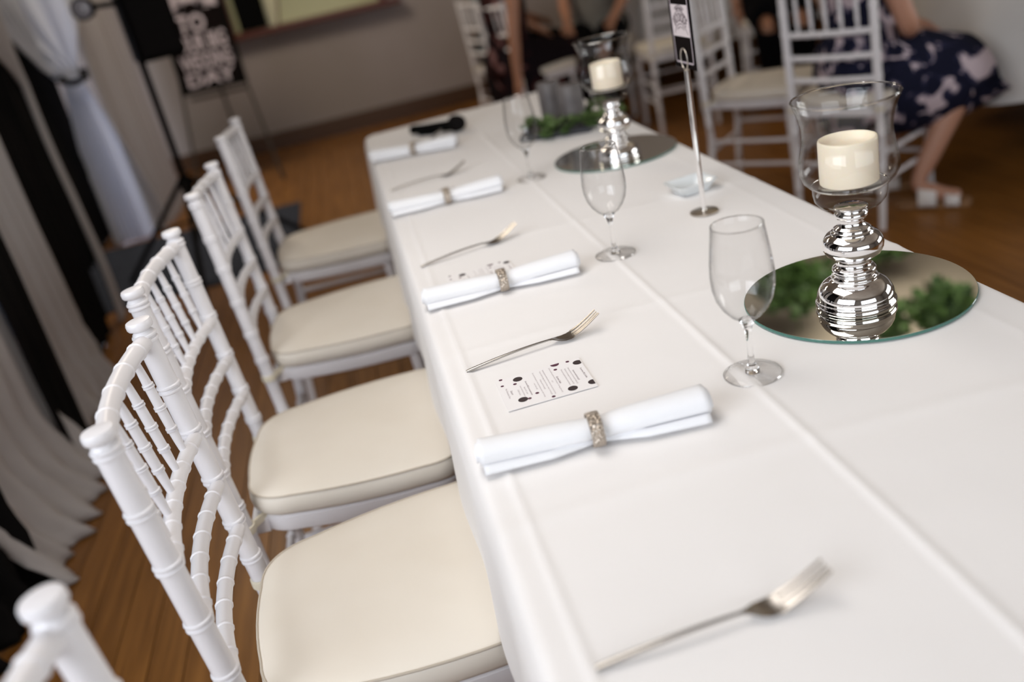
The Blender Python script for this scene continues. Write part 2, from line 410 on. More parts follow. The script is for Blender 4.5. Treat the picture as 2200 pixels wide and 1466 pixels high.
# ---------------------------------------------------------------- chiavari chair
def rounded_outline(scale=0.0, n=10):
    """seat outline, local coordinates, counter-clockwise; scale = inset"""
    i = scale
    cs = [(-.168+i, .010+i, .085), (.168-i, .010+i, .085), (.207-i, .405-i, .075), (-.207+i, .405-i, .075)]
    pts = []
    m = len(cs)
    for k in range(m):
        x, y, r = cs[k]; r = max(r-i*.6, .01); p = Vector((x, y, 0)); a = (Vector((*cs[k-1][:2], 0))-p).normalized(); b = (Vector((*cs[(k+1) % m][:2], 0))-p).normalized()
        for q in range(n+1):
            t = q/n; p0 = p+a*r; p2 = p+b*r
            pts.append(p0*(1-t)**2+p*2*t*(1-t)+p2*t*t)
    # refine long edges with a slight convexity
    out = []; nn = len(pts); c = Vector((0, .21, 0))
    for k in range(nn):
        a, b = pts[k], pts[(k+1) % nn]; out.append(a); d = (b-a).length
        if d > .05:
            for q in range(1, 6):
                t = q/6; mid = a.lerp(b, t); nrm = Vector((b.y-a.y, a.x-b.x, 0)).normalized()
                if nrm.dot(mid-c) < 0: nrm = -nrm
                out.append(mid+nrm*.012*(4*t*(1-t))*(d/.35))
    return out
def loft_rings(rings, capb=True, capt=True):
    m = MB(); n = len(rings[0]); vs = [q for r in rings for q in r]; fs = []
    for i in range(len(rings)-1):
        for k in range(n):
            k2 = (k+1) % n; fs.append((i*n+k, i*n+k2, (i+1)*n+k2, (i+1)*n+k))
    if capb: fs.append(tuple(range(n-1, -1, -1)))
    if capt: fs.append(tuple((len(rings)-1)*n+k for k in range(n)))
    return m.add(vs, fs)
RZ = (.893, .812, .737, .652, .57, .50)
def post_y(z):  # fore-aft line of the rear post, local
    if z > .45: return -.025*(z-.45)/.46
    return .006-.022*((.30-z)/.30 if z < .3 else 0)+(-.006*(z-.3)/.15 if z > .3 else 0)
def make_chair(name, label, simple=False):
    t = thing(name, label, 'chair')
    W = .170; lac = M['lacquer']
    for sx in (-1, 1):
        pts = []; rad = []
        zs = {0: .0125, .1: .0135, .3: .0145, .42: .015, .465: .015, .55: .015, .7: .015, .85: .015, .9: .015}
        for z in RZ:
            for c in (-.0037, .0037):
                for d, h in ((-.0030, 0), (-.0017, .8), (0, 1), (.0017, .8), (.0030, 0)):
                    zs[z+c+d] = .015+.0026*h
        for z in (.14, .22, .36):
            for d, h in ((-.004, 0), (-.002, .8), (0, 1), (.002, .8), (.004, 0)): zs[z+d] = .0142+.002*h
        zs[.9015] = .0148; zs[.9045] = .0115; zs[.9065] = .0135; zs[.908] = .0168; zs[.9105] = .0182; zs[.9165] = .0182; zs[.9195] = .0168; zs[.9205] = .0125; zs[.9207] = .0004
        for z in sorted(zs):
            pts.append((sx*W, post_y(z), z)); rad.append(zs[z])
        MB().tube(pts, rad, 20, cap=True).build('rear_post', lac, t)
        # front leg
        ring_bar((sx*.180, .350, .432), (sx*.186, .372, 0), .0135, (.2, .45, .7), double=True).build('front_leg', lac, t)
        for zz in (.285, .185):
            ring_bar((sx*.171, post_y(zz), zz), (sx*.183, .36, zz-.005), .0085, (.2, .4, .6, .8), double=False).build('side_stretcher', lac, t)
        b = MB().lathe([(.0158, -.008), (.0182, -.007), (.0186, 0), (.0182, .007), (.0158, .008)], 16, (sx*W, post_y(.452), .452), cap=False)
        b.add([(sx*W-sx*.0, .014, .446), (sx*W-sx*.030, .040, .448), (sx*W-sx*.030, .040, .462), (sx*W, .014, .460), (sx*W-sx*.008, .014, .446), (sx*W-sx*.038, .040, .448), (sx*W-sx*.038, .040, .462), (sx*W-sx*.008, .014, .460)],
              [(0, 1, 2, 3), (4, 7, 6, 5), (0, 4, 5, 1), (3, 2, 6, 7), (1, 5, 6, 2), (0, 3, 7, 4)])
        b.build('tie_band', M['band'], t)
    bl = (0, -.016, 0)
    ring_bar((-W, post_y(.893), .889), (W, post_y(.893), .889), .0122, (.12, .30, .5, .70, .88), .0016, .006, False, (0, -.020, 0), 16, steps=18).build('top_rail', lac, t)
    for zz in RZ[2:5]:
        r_l = .0108
        ring_bar((-W+.012, post_y(zz)+.004, zz-.008), (W-.012, post_y(zz)+.004, zz-.008), r_l, (.1, .26, .42, .58, .74, .9), .0016, .0055, False, (0, -.015, 0), 14, steps=18).build('back_rail', lac, t)
    for k in range(5):
        x = -W+2*W*(k+1)/6; u = (k+1)/6; bb = 4*u*(1-u)
        ring_bar((x, post_y(.893)-.020*bb, .882), (x, post_y(.737)+.002-.014*bb, .735), .0070, (.26, .5, .74), .0017, .0036, True, None, 12, .32, steps=12).build('spindle', lac, t)
    for zz in (.30, .19):
        ring_bar((-.183, .362, zz), (.183, .362, zz), .0085, (.2, .4, .6, .8), double=False).build('front_stretcher', lac, t)
    ring_bar((-.17, post_y(.24), .24), (.17, post_y(.24), .24), .0085, (.2, .4, .6, .8), double=False).build('rear_stretcher', lac, t)
    o1 = rounded_outline(.004); o2 = rounded_outline(.006)
    def at(o_, z): return [Vector((p.x, p.y, z)) for p in o_]
    loft_rings([at(rounded_outline(.010), .420), at(o2, .422), at(o1, .426), at(o1, .452), at(rounded_outline(.008), .4545)]).build('seat_frame', lac, t)
    MB().box((0, .022, .436), (.30, .03, .030)).build('seat_rail', lac, t, bevel=.003)
    def ring(i, z): return at(rounded_outline(i), z)
    cu = loft_rings([ring(.012, .4555), ring(.004, .458), ring(-.001, .466), ring(-.002, .478), ring(.0, .490), ring(.003, .4965), ring(.008, .4985), ring(.025, .5015), ring(.05, .504), ring(.085, .506), ring(.12, .507)])
    c = cu.build('seat_cushion', M['cushion'], t, sharp=0)
    MB().tube([p for p in ring(.0022, .4965)], .0019, 6, closed=True).build('piping', M['piping'], c)
    return t
def chair_pose(ax, ay, bx, by):
    """finial points near/far (post a = local +x, b = local -x for a chair facing +X)"""
    d = Vector((bx-ax, by-ay, 0)).normalized(); fwd = Vector((d.y, -d.x, 0))
    mid = Vector(((ax+bx)/2, (ay+by)/2, 0)); base = mid+fwd*.025
    return (base.x, base.y, 0), math.atan2(fwd.y, fwd.x)-PI/2
GR = 'white chairs along the left side of the long table'
poses = [((-.365, .876, -.381, 1.214), 'white bamboo-style chair with cream cushion, nearest whose seat is in view'),
         ((-.419, 1.379, -.407, 1.722), 'white bamboo-style chair, second along the table behind the nearest cushioned seat'),
         ((-.404, 2.028, -.396, 2.372), 'white bamboo-style chair, second from the far end of the table row'),
         ((-.412, 2.800, -.396, 3.142), 'white bamboo-style chair at the far end of the table row, by the table corner'),
         ((-.348, .245, -.346, .591), 'white chair back cropped at the bottom left corner, very blurred, only its post knob seen')]
chair0 = None
for i, (q, lab) in enumerate(poses):
    loc, rz = chair_pose(*q)
    if chair0 is None:
        chair0 = make_chair('dining_chair', lab); chair0.location = loc; chair0.rotation_euler = (0, 0, rz); chair0['group'] = GR
    else: dup(chair0, loc, rz, lab, GR)
GB = 'white chairs of the guests behind the table'
def bg_chair(rear_mid, fdir, lab):
    f = Vector((*fdir, 0)).normalized()
    return dup(chair0, (rear_mid[0], rear_mid[1], 0), math.atan2(f.y, f.x)-PI/2, lab, GB)
bg_chair((1.70, 3.08), (.84, .54), 'white ladder-back chair behind the woman in the navy floral dress')
bg_chair((1.565, 3.81), (.72, -.69), 'empty white chair with cream cushion, left of the navy floral dress')
bg_chair((1.91, 5.14), (.12, .99), 'white ladder-back chair seen from behind the black table sign')
bg_chair((.97, 6.35), (.93, .36), 'white chair at the far left under the guest in blue grey')
bg_chair((.97, 5.64), (.96, .28), 'white chair under the guest in the dark rose floral dress')

# ---------------------------------------------------------------- tableware
def make_glass(label, loc):
    t = thing('wine_glass', label, 'glass', loc, 0, 'empty wine glasses along the table')
    outer = [(.0045, .070), (.010, .0745), (.019, .081), (.0275, .091), (.0335, .103), (.0368, .118), (.0375, .132), (.0362, .150), (.0335, .170), (.0302, .194)]
    th = .0011
    inner = [(max(r-th, .0), z+(.003 if i == 0 else .0005)) for i, (r, z) in enumerate(outer)][1:]
    prof = outer+[(.0300, .1948), (.0293, .1942)]+inner[::-1][1:]+[(.0005, .0765)]
    MB().lathe(prof, 48, cap=False).build('bowl', M['glass'], t, sharp=0)
    MB().tube([Vector((.0296*math.cos(a*PI/24), .0296*math.sin(a*PI/24), .1942)) for a in range(48)], .00085, 6, closed=True).build('rim', M['solid_glass'], t)
    st = [(.0005, .0030), (.0090, .0032), (.0085, .0072), (.0060, .0105), (.0045, .016), (.0036, .028), (.0034, .045), (.0040, .058), (.0062, .067), (.0100, .0742), (.004, .0765), (.0005, .077)]
    MB().lathe(st, 72, cap=True).build('stem', M['solid_glass'], t, sharp=0)
    MB().lathe([(.0005, .0002), (.0340, .0002), (.0352, .0012), (.0345, .0024), (.024, .0040), (.012, .0066), (.0088, .0080)], 72, cap=False).build('foot', M['shade_glass'], t, sharp=0)
    MB().tube([Vector((.0347*math.cos(a*PI/30), .0347*math.sin(a*PI/30), .0014)) for a in range(60)], .0009, 6, closed=True).build('foot_edge', M['solid_glass'], t)
    return t
TT = TZ+.0012
g0 = make_glass('clear empty wine glass nearest the camera, beside the first round mirror', (.363, .897, TT))
dup(g0, (.355, 1.421, TT), 1, 'clear empty wine glass in the middle of the three, in front of the far mirror')
dup(g0, (.351, 2.066, TT), 2, 'clear empty wine glass farthest away, left of the tray with dark candles')

def make_fork(label, loc, rz):
    m = MB()
    # handle
    def hz(x):
        return .0022+.0060*math.sin(min(1, x/.125)*PI*.62)
    sec = []
    for i in range(22):
        x = .127*i/21; wd = .0036-.0017*(x/.127); th = .0021-.0007*(x/.127)
        if i == 0: wd *= .85; th *= .8
        z = hz(x)
        if x > .105: z -= .0*(x-.105)
        sec.append([Vector((x, wd*math.cos(a*PI/6), z+th*math.sin(a*PI/6))) for a in range(12)])
    z1 = hz(.127)
    # transition and head: flattened sections that dish down then rise
    head = [(.132, .0032, .0013, z1-.0006), (.137, .0062, .0010, z1-.0025), (.143, .0095, .0009, z1-.0048), (.150, .0112, .0009, z1-.0060), (.158, .0118, .0009, z1-.0056), (.165, .0119, .0009, z1-.0038)]
    for x, wd, th, z in head:
        sec.append([Vector((x, wd*math.cos(a*PI/6), z+th*math.sin(a*PI/6)+.0016*math.cos(a*PI/6)**2*min(1, wd/.01))) for a in range(12)])
    n = 12; vs = [q for r in sec for q in r]; fs = []
    for i in range(len(sec)-1):
        for k in range(n): fs.append((i*n+k, i*n+(k+1) % n, (i+1)*n+(k+1) % n, (i+1)*n+k))
    fs.append(tuple(range(n))); fs.append(tuple((len(sec)-1)*n+k for k in range(n)))
    m.add(vs, fs)
    t = thing('fork', label, 'fork', loc, rz, 'dinner forks along the table')
    m.build('handle', M['steel'], t, sharp=50)
    for k in range(4):
        yb_ = (-1.5+k)*.0060; yt_ = (-1.5+k)*.0054
        tm = MB(); ss = []
        for i in range(9):
            u = i/8; x = .1635+.043*u; z = z1-.0038+.0019*(abs(k-1.5) > 1)*.6+.0006+.021*u**1.25; wd = .0021*(1-.45*u); th = .0009*(1-.3*u)
            y = yb_+(yt_-yb_)*u
            ss.append([Vector((x, y-wd, z-th)), Vector((x, y+wd, z-th)), Vector((x, y+wd, z+th)), Vector((x, y-wd, z+th))])
        loft_rings(ss).build('tine', M['steel'], t, sharp=50)
    return t
f1 = make_fork('silver fork in sharp focus beside the nearest menu card', (.036, 1.120, TT), .12)
dup(f1, (.046, .516, TT), .03, 'blurred silver fork lying in the foreground at the bottom')
dup(f1, (.028, 1.627, TT), .20, 'silver fork, second along, between the second napkin and the third')
dup(f1, (.024, 2.301, TT), .06, 'silver fork, third along, before the farthest napkin')
dup(f1, (.030, 2.800, TT), .08, 'silver fork at the far end lying beside the farthest napkin')

def make_napkin(label, loc, rz, seed):
    rnd = random.Random(seed); t = None
    NS, NX = 64, 40; P = []
    for i in range(NX+1):
        u = i/NX; x = (u-.5)*.262
        pinch = 1-.09*math.exp(-((x-.004)/.026)**2)
        flare = 1+.18*max(0, u-.55)/.45+.10*max(0, .35-u)/.35
        row = []
        for k in range(NS+1):
            s = k/NS
            if s < .80:   # spiral, inside to outside
                q = s/.80; a = -PI*.5-q*2*PI*2.15+PI*2.15*2
                r = (.0085+.0100*q)*flare
                yy = r*1.12*math.cos(a); zz = r*.82*math.sin(a)
                row.append(Vector((x+.004*(1-q)*(1 if x > 0 else -1)*abs(2*u-1)**6*2, yy*pinch, zz*pinch+.0165*flare*pinch)))
            else:         # loose flap along the camera side
                q = (s-.80)/.20; last = row[int(.80*NS)-1] if False else None
                r = .0185*flare; a0 = -PI*.5
                ang = a0
                y0 = r*1.12*math.cos(ang)*pinch; z0 = r*.82*math.sin(ang)*pinch+.0165*flare*pinch
                ext = .024*flare*min(1, .50+abs(x-.004)/.11)
                cx_ = y0-ext*min(1, q*1.6)
                lift = .0042*math.sin(min(1, q*1.6)*PI*.9)
                back = max(0, q-.62)/.38
                row.append(Vector((x, cx_+back*.010, z0+.0008+lift+.0085*math.sin(back*PI*.62)*(.6+.4*abs(2*u-1)))))
        P.append(row)
    # sweep all sections into one cloth sheet
    mb = MB(); mb.grid(P)
    o = mb.build('rolled_napkin', M['napkin'], sharp=0)
    sm = o.modifiers.new('thickness', 'SOLIDIFY'); sm.thickness = .0013; sm.offset = 0
    o.location = loc; o.rotation_euler = (0, 0, rz)
    tag(o, label, 'napkin', 'rolled white napkins along the table')
    return o
def make_ring(label, loc, rz):
    mb = MB(); P = []
    n = 40
    for i in range(5):
        w_ = (-.0068, -.0063, 0, .0063, .0068)[i]; sh = (.0, .0008, .001, .0008, 0)[i]
        P.append([Vector((w_, (.0238+sh)*math.cos(a*2*PI/n)-.0035, (.0166+sh)*math.sin(a*2*PI/n)+.0172)) for a in range(n)])
    m2 = loft_rings(P, False, False)
    o = m2.build('napkin_ring', M['ringmetal'], sharp=0)
    sm = o.modifiers.new('thickness', 'SOLIDIFY'); sm.thickness = .0012; sm.offset = 1
    o.location = loc; o.rotation_euler = (0, 0, rz)
    tag(o, label, 'napkin ring', 'silver napkin rings')
    return o
rm = mat('hammered_pewter', (.50, .43, .36), .34, .75); 
vor = N(rm, 'ShaderNodeTexVoronoi'); vor.inputs['Scale'].default_value = 260; tcn = N(rm, 'ShaderNodeTexCoord'); L(rm, tcn.outputs['Object'], vor.inputs['Vector'])
bpn = N(rm, 'ShaderNodeBump'); bpn.inputs['Strength'].default_value = .9; bpn.inputs['Distance'].default_value = .003
L(rm, vor.outputs['Distance'], bpn.inputs['Height']); L(rm, bpn.outputs[0], rm.node_tree.nodes['Principled BSDF'].inputs['Normal'])
M['ringmetal'] = rm
naps = [(.146, .850, -.10, 'nearest rolled white napkin, below the sharp menu card', 'pewter napkin ring round the nearest napkin'),
        (.146, 1.402, -.05, 'second rolled white napkin, lying over the second menu card', 'pewter napkin ring round the second napkin'),
        (.140, 2.045, -.07, 'third rolled white napkin, left of the far wine glass', 'pewter napkin ring round the third napkin'),
        (.130, 2.690, -.30, 'farthest rolled white napkin, below the black microphone', 'pewter napkin ring round the farthest napkin')]
for k, (x, y, a, l1, l2) in enumerate(naps):
    make_napkin(l1, (x, y, TT+.0012), a, k); make_ring(l2, (x+.002*math.cos(a), y, TT+.0005), a)

# text helper: flat letters as mesh
def text_mesh(txt, height, width=None, bold=0.0):
    cu = bpy.data.curves.new('letters', 'FONT'); cu.body = txt; cu.size = 1; cu.align_x = 'CENTER'; cu.align_y = 'CENTER'; cu.offset = bold; cu.resolution_u = 2
    o = bpy.data.objects.new('letters', cu); COL.objects.link(o)
    dg = bpy.context.evaluated_depsgraph_get(); me = o.evaluated_get(dg).to_mesh()
    vs = [Vector(v.co) for v in me.vertices]; fs = [tuple(p.vertices) for p in me.polygons]
    o.evaluated_get(dg).to_mesh_clear(); bpy.data.objects.remove(o); bpy.data.curves.remove(cu)
    x0 = min(v.x for v in vs); x1 = max(v.x for v in vs); y0 = min(v.y for v in vs); y1 = max(v.y for v in vs)
    sy = height/(y1-y0); sx = (width/(x1-x0)) if width else sy
    vs = [Vector(((v.x-(x0+x1)/2)*sx, (v.y-(y0+y1)/2)*sy, 0)) for v in vs]
    return vs, fs
def text_obj(txt, height, width, m, parent, place, name='lettering', bold=0.0):
    vs, fs = text_mesh(txt, height, width, bold)
    return MB().add([place(v) for v in vs], fs).build(name, m, parent, sharp=0)

# menu cards (local x = right for the reader = world -y, local y = up = world +x)
CW, CH = .0935, .1195
def make_menu(label, loc, rz):
    t = thing('menu_card', label, 'card', loc, rz, 'printed menu cards')
    MB().box((0, 0, .0003), (CW, CH, .0006)).build('card_sheet', M['paper'], t)
    cx_, cy_ = 1.0222, .1273   # world centre that the numbers below were taken from
    zt = .00068
    def put(wx, wy): return (-(wy-cy_0), wx-cx_0)
    cx_0, cy_0 = .1273, 1.0222
    lines = [('Gourmet BBQ Buffet', .1810, 1.0376, 1.0050, 1), ('Gourmet meats from the grill', .1702, 1.0372, 1.0056, 1),
             ('Barbecued chicken with lemon and herb glaze (gf)', .1660, 1.0479, .9964, 0), ('Beef and onion sausages with gravy, lamb (gf)', .1612, 1.0469, .9986, 0), ('Marinated vegetable skewers and haloumi', .1562, 1.0478, .9977, 0),
             ('Gourmet Salads', .1466, 1.0318, 1.0101, 1), ('Classic coleslaw, garden salad with balsamic dressing, pasta salad', .1425, 1.0621, .9850, 0), ('(v)', .1376, 1.0240, 1.0190, 0),
             ('Roasted pumpkin, spinach and feta with pine nuts and honey dressing', .1333, 1.0614, .9861, 0), ('Potato salad with egg, bacon and chives, creamy dressing (gf)', .1287, 1.0595, .9868, 0), ('Chickpea and herb salad (gf)', .1239, 1.0365, 1.0063, 0),
             ('Rice salad with capsicum, corn, peas and spring onion, sweet dressing', .1190, 1.0607, .9855, 0), ('mixed leaves (gf)', .1145, 1.0303, 1.0117, 0),
             ('Gourmet BBQ accompaniments', .1049, 1.0439, 1.0001, 1), ('Bread rolls, butter', .1003, 1.0281, 1.0061, 0), ('Sauces, mustards and chutney (v)', .0958, 1.0345, 1.0002, 0), ('Grilled onions', .0912, 1.0253, 1.0086, 0),
             ('Dessert', .0820, 1.0275, 1.0155, 1), ('Mini Cheesecake Slices', .0769, 1.0369, 1.0071, 0)]
    for s_, wx, ya, yb2, hd in lines:
        x_, y_ = put(wx, (ya+yb2)/2)
        text_obj(s_, .0031 if hd else .0027, abs(ya-yb2), M['ink_mid'] if hd else M['ink_grey'], t, lambda v: Vector((v.x+x_, v.y+y_, zt)), bold=.012 if hd else 0)
    R_ = .0066; r_s = .0026
    dots = [(.0910+.0005, 1.0553-.0, R_, 'b'), (.0915, .9950, R_, 'b'), (.1567, .9874, R_, 'b'), (.1820, 1.0553, R_, 'b'), (.1848, .9897, R_, 'b'),
            (.0752, 1.0665, r_s, 's'), (.0738, 1.0475, r_s*.9, 's'), (.0907, 1.0440-.0005, r_s, 's'), (.0999, .9931, r_s, 's'), (.1120, 1.0016, r_s, 's'), (.1289, .9803, r_s, 's'), (.1496, 1.0521, r_s, 's'), (.1525, 1.0680, .0062, 's'), (.1703, 1.0655, r_s, 's')]
    dots[0] = (.0975-.0005, 1.0553, R_, 'b'); dots[1] = (.0849+.0065, .9950, R_, 'b')
    for wx, wy, r, kd in dots:
        x_, y_ = put(wx, wy); n = 28
        pts = [Vector((min(max(x_+r*math.cos(2*PI*k/n), -CW/2), CW/2), min(y_+r*math.sin(2*PI*k/n), CH/2-.0005), zt)) for k in range(n)]
        MB().add([tuple(p) for p in pts], [tuple(range(n))]).build('printed_dot', M['ink'] if kd == 'b' else M['ink2'], t, sharp=0)
    return t
mc = make_menu('printed menu card with black dots in sharp focus, by the nearest napkin', (.1273, 1.0222, TT+.0003), -PI/2)
dup(mc, (.125, 1.492, TT+.0003), -PI/2+.04, 'menu card half under the second rolled napkin')
dup(mc, (.118, 2.130, TT+.0003), -PI/2, 'blurred menu card half hidden behind the third napkin')

# mirrors with candle holders
def make_mirror(label, loc):
    t = thing('round_mirror', label, 'mirror', loc, 0, 'round mirror centrepieces')
    MB().lathe([(.1494, 0), (.1500, .0005), (.1500, .0034), (.1494, .0040)], 96).build('glass_edge', M['mirror_edge'], t)
    MB().lathe([(.1492, .00402), (.1492, .00425)], 96).build('mirror_face', M['mirror'], t)
    return t
m0 = make_mirror('round mirror plate under the near candle holder, reflecting green leaves', (.577, 1.025, TT))
dup(m0, (.572, 2.096, TT), 0, 'round mirror plate under the far candle holder')
def make_holder(label, loc):
    t = thing('candle_holder', label, 'candle holder', loc, 0, 'silver candle holders with glass shades')
    pr = [(.046, 0), (.0495, .0008), (.0512, .004), (.0514, .0075), (.0500, .0100), (.0485, .0112), (.0488, .0150), (.0478, .0210), (.0450, .0270), (.0400, .0330), (.0330, .0372), (.0285, .0388), (.0280, .0400),
          (.0292, .0415), (.0285, .0440), (.0262, .0450), (.0258, .0462), (.0270, .0485), (.0278, .0515), (.0270, .0545), (.0240, .0562), (.0215, .0575), (.0205, .0610), (.0200, .0660),
          (.0225, .0688), (.0290, .0715), (.0345, .0755), (.0376, .0820), (.0382, .0880), (.0370, .0945), (.0325, .1000), (.0270, .1025), (.0262, .1032), (.0265, .1048), (.0235, .1062), (.0230, .1074), (.0232, .1090), (.0200, .1110), (.0175, .1130), (.0158, .1170), (.0155, .1200), (.0170, .1225), (.0200, .1245), (.0208, .1275), (.0200, .1305), (.0170, .1330), (.0160, .1350), (.0205, .1362), (.0208, .1378), (.0190, .1385)]
    MB().lathe(pr, 64).build('silver_base', M['chrome'], t, sharp=0)
    go = [(.020, .139), (.030, .1392), (.0380, .1425), (.0435, .1490), (.0452, .1570), (.0455, .1660), (.0458, .1685), (.0500, .1705), (.0560, .1765), (.0595, .1850), (.0602, .1940), (.0588, .2050), (.0562, .2160), (.0543, .2270), (.0537, .2370), (.0545, .2470), (.0568, .2570), (.0604, .2680), (.0645, .2780)]
    th = .0016
    gi = [(r-th, z+(.0016 if z < .17 else .0004)) for r, z in go if z > .1695]+[]
    MB().lathe(go+[(.0640, .2788), (.0631, .2786)]+gi[::-1]+[(.030, .1700), (.0005, .1698)], 72, cap=False).build('glass_shade', M['shade_glass'], t, sharp=0)
    MB().tube([Vector((.0638*math.cos(a*PI/36), .0638*math.sin(a*PI/36), .2784)) for a in range(72)], .0011, 6, closed=True).build('shade_rim', M['solid_glass'], t)
    MB().lathe([(.0453, .1675), (.0464, .1685), (.0453, .1695)], 48, cap=False).build('cup_seam', M['solid_glass'], t)
    return t
def make_candle(label, loc):
    t = thing('pillar_candle', label, 'candle', loc, 0, 'ivory pillar candles')
    MB().lathe([(.0005, 0), (.0345, 0), (.0358, .0015), (.0356, .053), (.0350, .0555), (.0335, .0562), (.0318, .0548), (.0300, .0490), (.0200, .0445), (.0005, .0440)], 48).build('wax', M['candle'], t, sharp=0)
    return t
MT = TT+.0043
make_holder('silver candle holder with clear flared glass shade, near one in focus', (.556, .990, MT))
h0 = bpy.data.objects['candle_holder']
dup(h0, (.560, 2.020, MT), .5, 'silver candle holder with glass shade, far one near the dark candles')
c0 = make_candle('ivory pillar candle inside the near glass shade', (.556, .990, MT+.1705))
dup(c0, (.560, 2.020, MT+.1705), 0, 'ivory pillar candle inside the far glass shade')

# table sign on its stand
st = thing('sign_holder', 'slim silver table sign stand with round base', 'sign stand', (.559, 1.512, TT))
MB().lathe([(.0255, 0), (.0265, .001), (.0265, .003), (.0240, .0042), (.006, .0048), (.0050, .007)], 40).build('stand_base', M['brush'], st)
MB().tube([(0, 0, .004), (0, 0, .262)], .0048, 14).build('pole', M['chrome'], st)
for dx in (-.0022, .0022):
    MB().tube([Vector((dx, .0150*math.sin(2*PI*k/28), .281-.0185*math.cos(2*PI*k/28))) for k in range(28)], .0013, 8, closed=True).build('clip_ring', M['brush'], st)
# card in the plane x = const facing -x; reader's right is -y
CWs, CHs, cz0 = .098, .210, .265
sg = thing('table_sign', 'black card sign with white border and logo box in the silver stand', 'sign', (.559, 1.512, TT))
def sp(v): return Vector((-.0005-v.z, -v.x, v.y))   # card plane: v.x reader right, v.y up, v.z towards reader
def rect(x0, x1, y0, y1, z=.0): return [sp(Vector((x0, y0, z))), sp(Vector((x1, y0, z))), sp(Vector((x1, y1, z))), sp(Vector((x0, y1, z)))]
MB().box((0, 0, cz0+CHs/2), (.0010, CWs, CHs)).build('card_sheet', M['card_black'], sg)
e_ = .0005
bd = MB(); bi = .0085; bt = .0030
x0, x1, y0, y1 = -CWs/2+bi, CWs/2-bi, cz0+bi, cz0+CHs-bi
for (a, b, c, d) in ((x0, x1, y0, y0+bt), (x0, x1, y1-bt, y1), (x0, x0+bt, y0, y1), (x1-bt, x1, y0, y1)): bd.add(rect(a, b, c, d, e_), [(0, 1, 2, 3)])
bd.build('border_line', M['card_grey'], sg)
lz = cz0+.0805
MB().add(rect(x0+bt*1.2, x1-bt*1.2, lz-.0265, lz+.0265, e_*1.1), [(0, 1, 2, 3)]).build('logo_box', M['card_white'], sg)
def arch(v, cy, R, zt=.0008):
    a = v.x/R; return sp(Vector(((R+v.y)*math.sin(a), cy+(R+v.y)*math.cos(a)-R, zt)))
vs, fs = text_mesh('BROOKSIDE', .0165, .063, .02)
MB().add([arch(v*(1.0), lz+.006, .045) for v in vs], fs).build('logo_lettering', M['ink_logo'], sg, sharp=0)
vs, fs = text_mesh('VINEYARDS', .0060, .034, .03)
MB().add([arch(v, lz+.0205, .040) for v in vs], fs).build('logo_lettering', M['ink_logo'], sg, sharp=0)
vs, fs = text_mesh('MARGATE  EVENTS', .0038, .034)
MB().add([arch(v, lz-.0105, .030) for v in vs], fs).build('logo_lettering', M['ink_logo'], sg, sharp=0)
for cy, R, hw, hh in ((lz-.0050, .034, .036, .0007), (lz+.0160, .045, .035, .0006), (lz+.0255, .038, .024, .0006)):
    r0 = MB(); n = 18; pts = []
    for sgn in (-1, 1):
        for k in range(n+1): pts.append(arch(Vector((-hw+2*hw*k/n, sgn*hh, 0)), cy, R))
    r0.add(pts, [(k, k+1, n+2+k, n+1+k) for k in range(n)]); r0.build('logo_line', M['ink_logo'], sg, sharp=0)

# white glass dish, microphone, tray with candles and greenery
def dish():
    t = thing('butter_dish', 'small white glass dish behind the table sign stand', 'dish', (.592, 1.655, TT), .15)
    def rr(hx, hy, z, r=.012, n=5):
        pts = []
        for cx_, cy_, a0 in ((hx-r, hy-r, 0), (-hx+r, hy-r, PI/2), (-hx+r, -hy+r, PI), (hx-r, -hy+r, 1.5*PI)):
            for k in range(n+1): pts.append(Vector((cx_+r*math.cos(a0+k*PI/2/n), cy_+r*math.sin(a0+k*PI/2/n), z)))
        return pts
    loft_rings([rr(.024, .020, 0), rr(.030, .026, .0015), rr(.040, .035, .017), rr(.0445, .038, .021), rr(.0445, .038, .0225), rr(.040, .0335, .021), rr(.036, .031, .017), rr(.026, .022, .004)]).build('dish_body', M['dish'], t)
dish()
mic = thing('microphone', 'black handheld wireless microphone lying at the far table edge', 'microphone', (.155, 2.985, TT), 0)
hd_ = Vector((.168, -.150, .004)).normalized(); rotm = hd_.to_track_quat('Z', 'X').to_matrix()
MB().lathe([(.010, 0), (.0135, .002), (.0145, .01), (.0140, .05), (.0155, .10), (.0175, .15), (.0150, .160)], 24, (0, 0, .0185), T=rotm).build('handle', M['black'], mic)
MB().lathe([(.015, .158), (.0235, .166), (.0262, .176), (.0262, .184), (.0245, .196), (.018, .208), (.008, .214), (.001, .2152)], 24, (0, 0, .0235), T=rotm).build('grille_head', M['blackmetal'], mic)
MB().lathe([(.0245, .172), (.0268, .174), (.0268, .180), (.0245, .182)], 24, (0, 0, .0235), T=rotm, cap=False).build('grille_band', M['black'], mic)
tag(MB().box((.20, 2.935, TT+.009), (.060, .026, .016), Matrix.Rotation(-.7, 3, 'Z')).build('microphone_clip', M['black'], bevel=.004), 'black clip lying against the black microphone', 'clip')
ty = thing('slate_tray', 'square black slate tray at the far end of the table', 'tray', (.545, 2.52, TT), -.42)
tm = MB(); tm.box((0, 0, .004), (.20, .20, .008))
for a, b, c, d in ((0, -.098, .20, .006), (0, .098, .20, .006), (-.098, 0, .006, .20), (.098, 0, .006, .20)): tm.box((a, b, .010), (c, d, .014))
tm.build('tray_base', M['slate'], ty, bevel=.002)
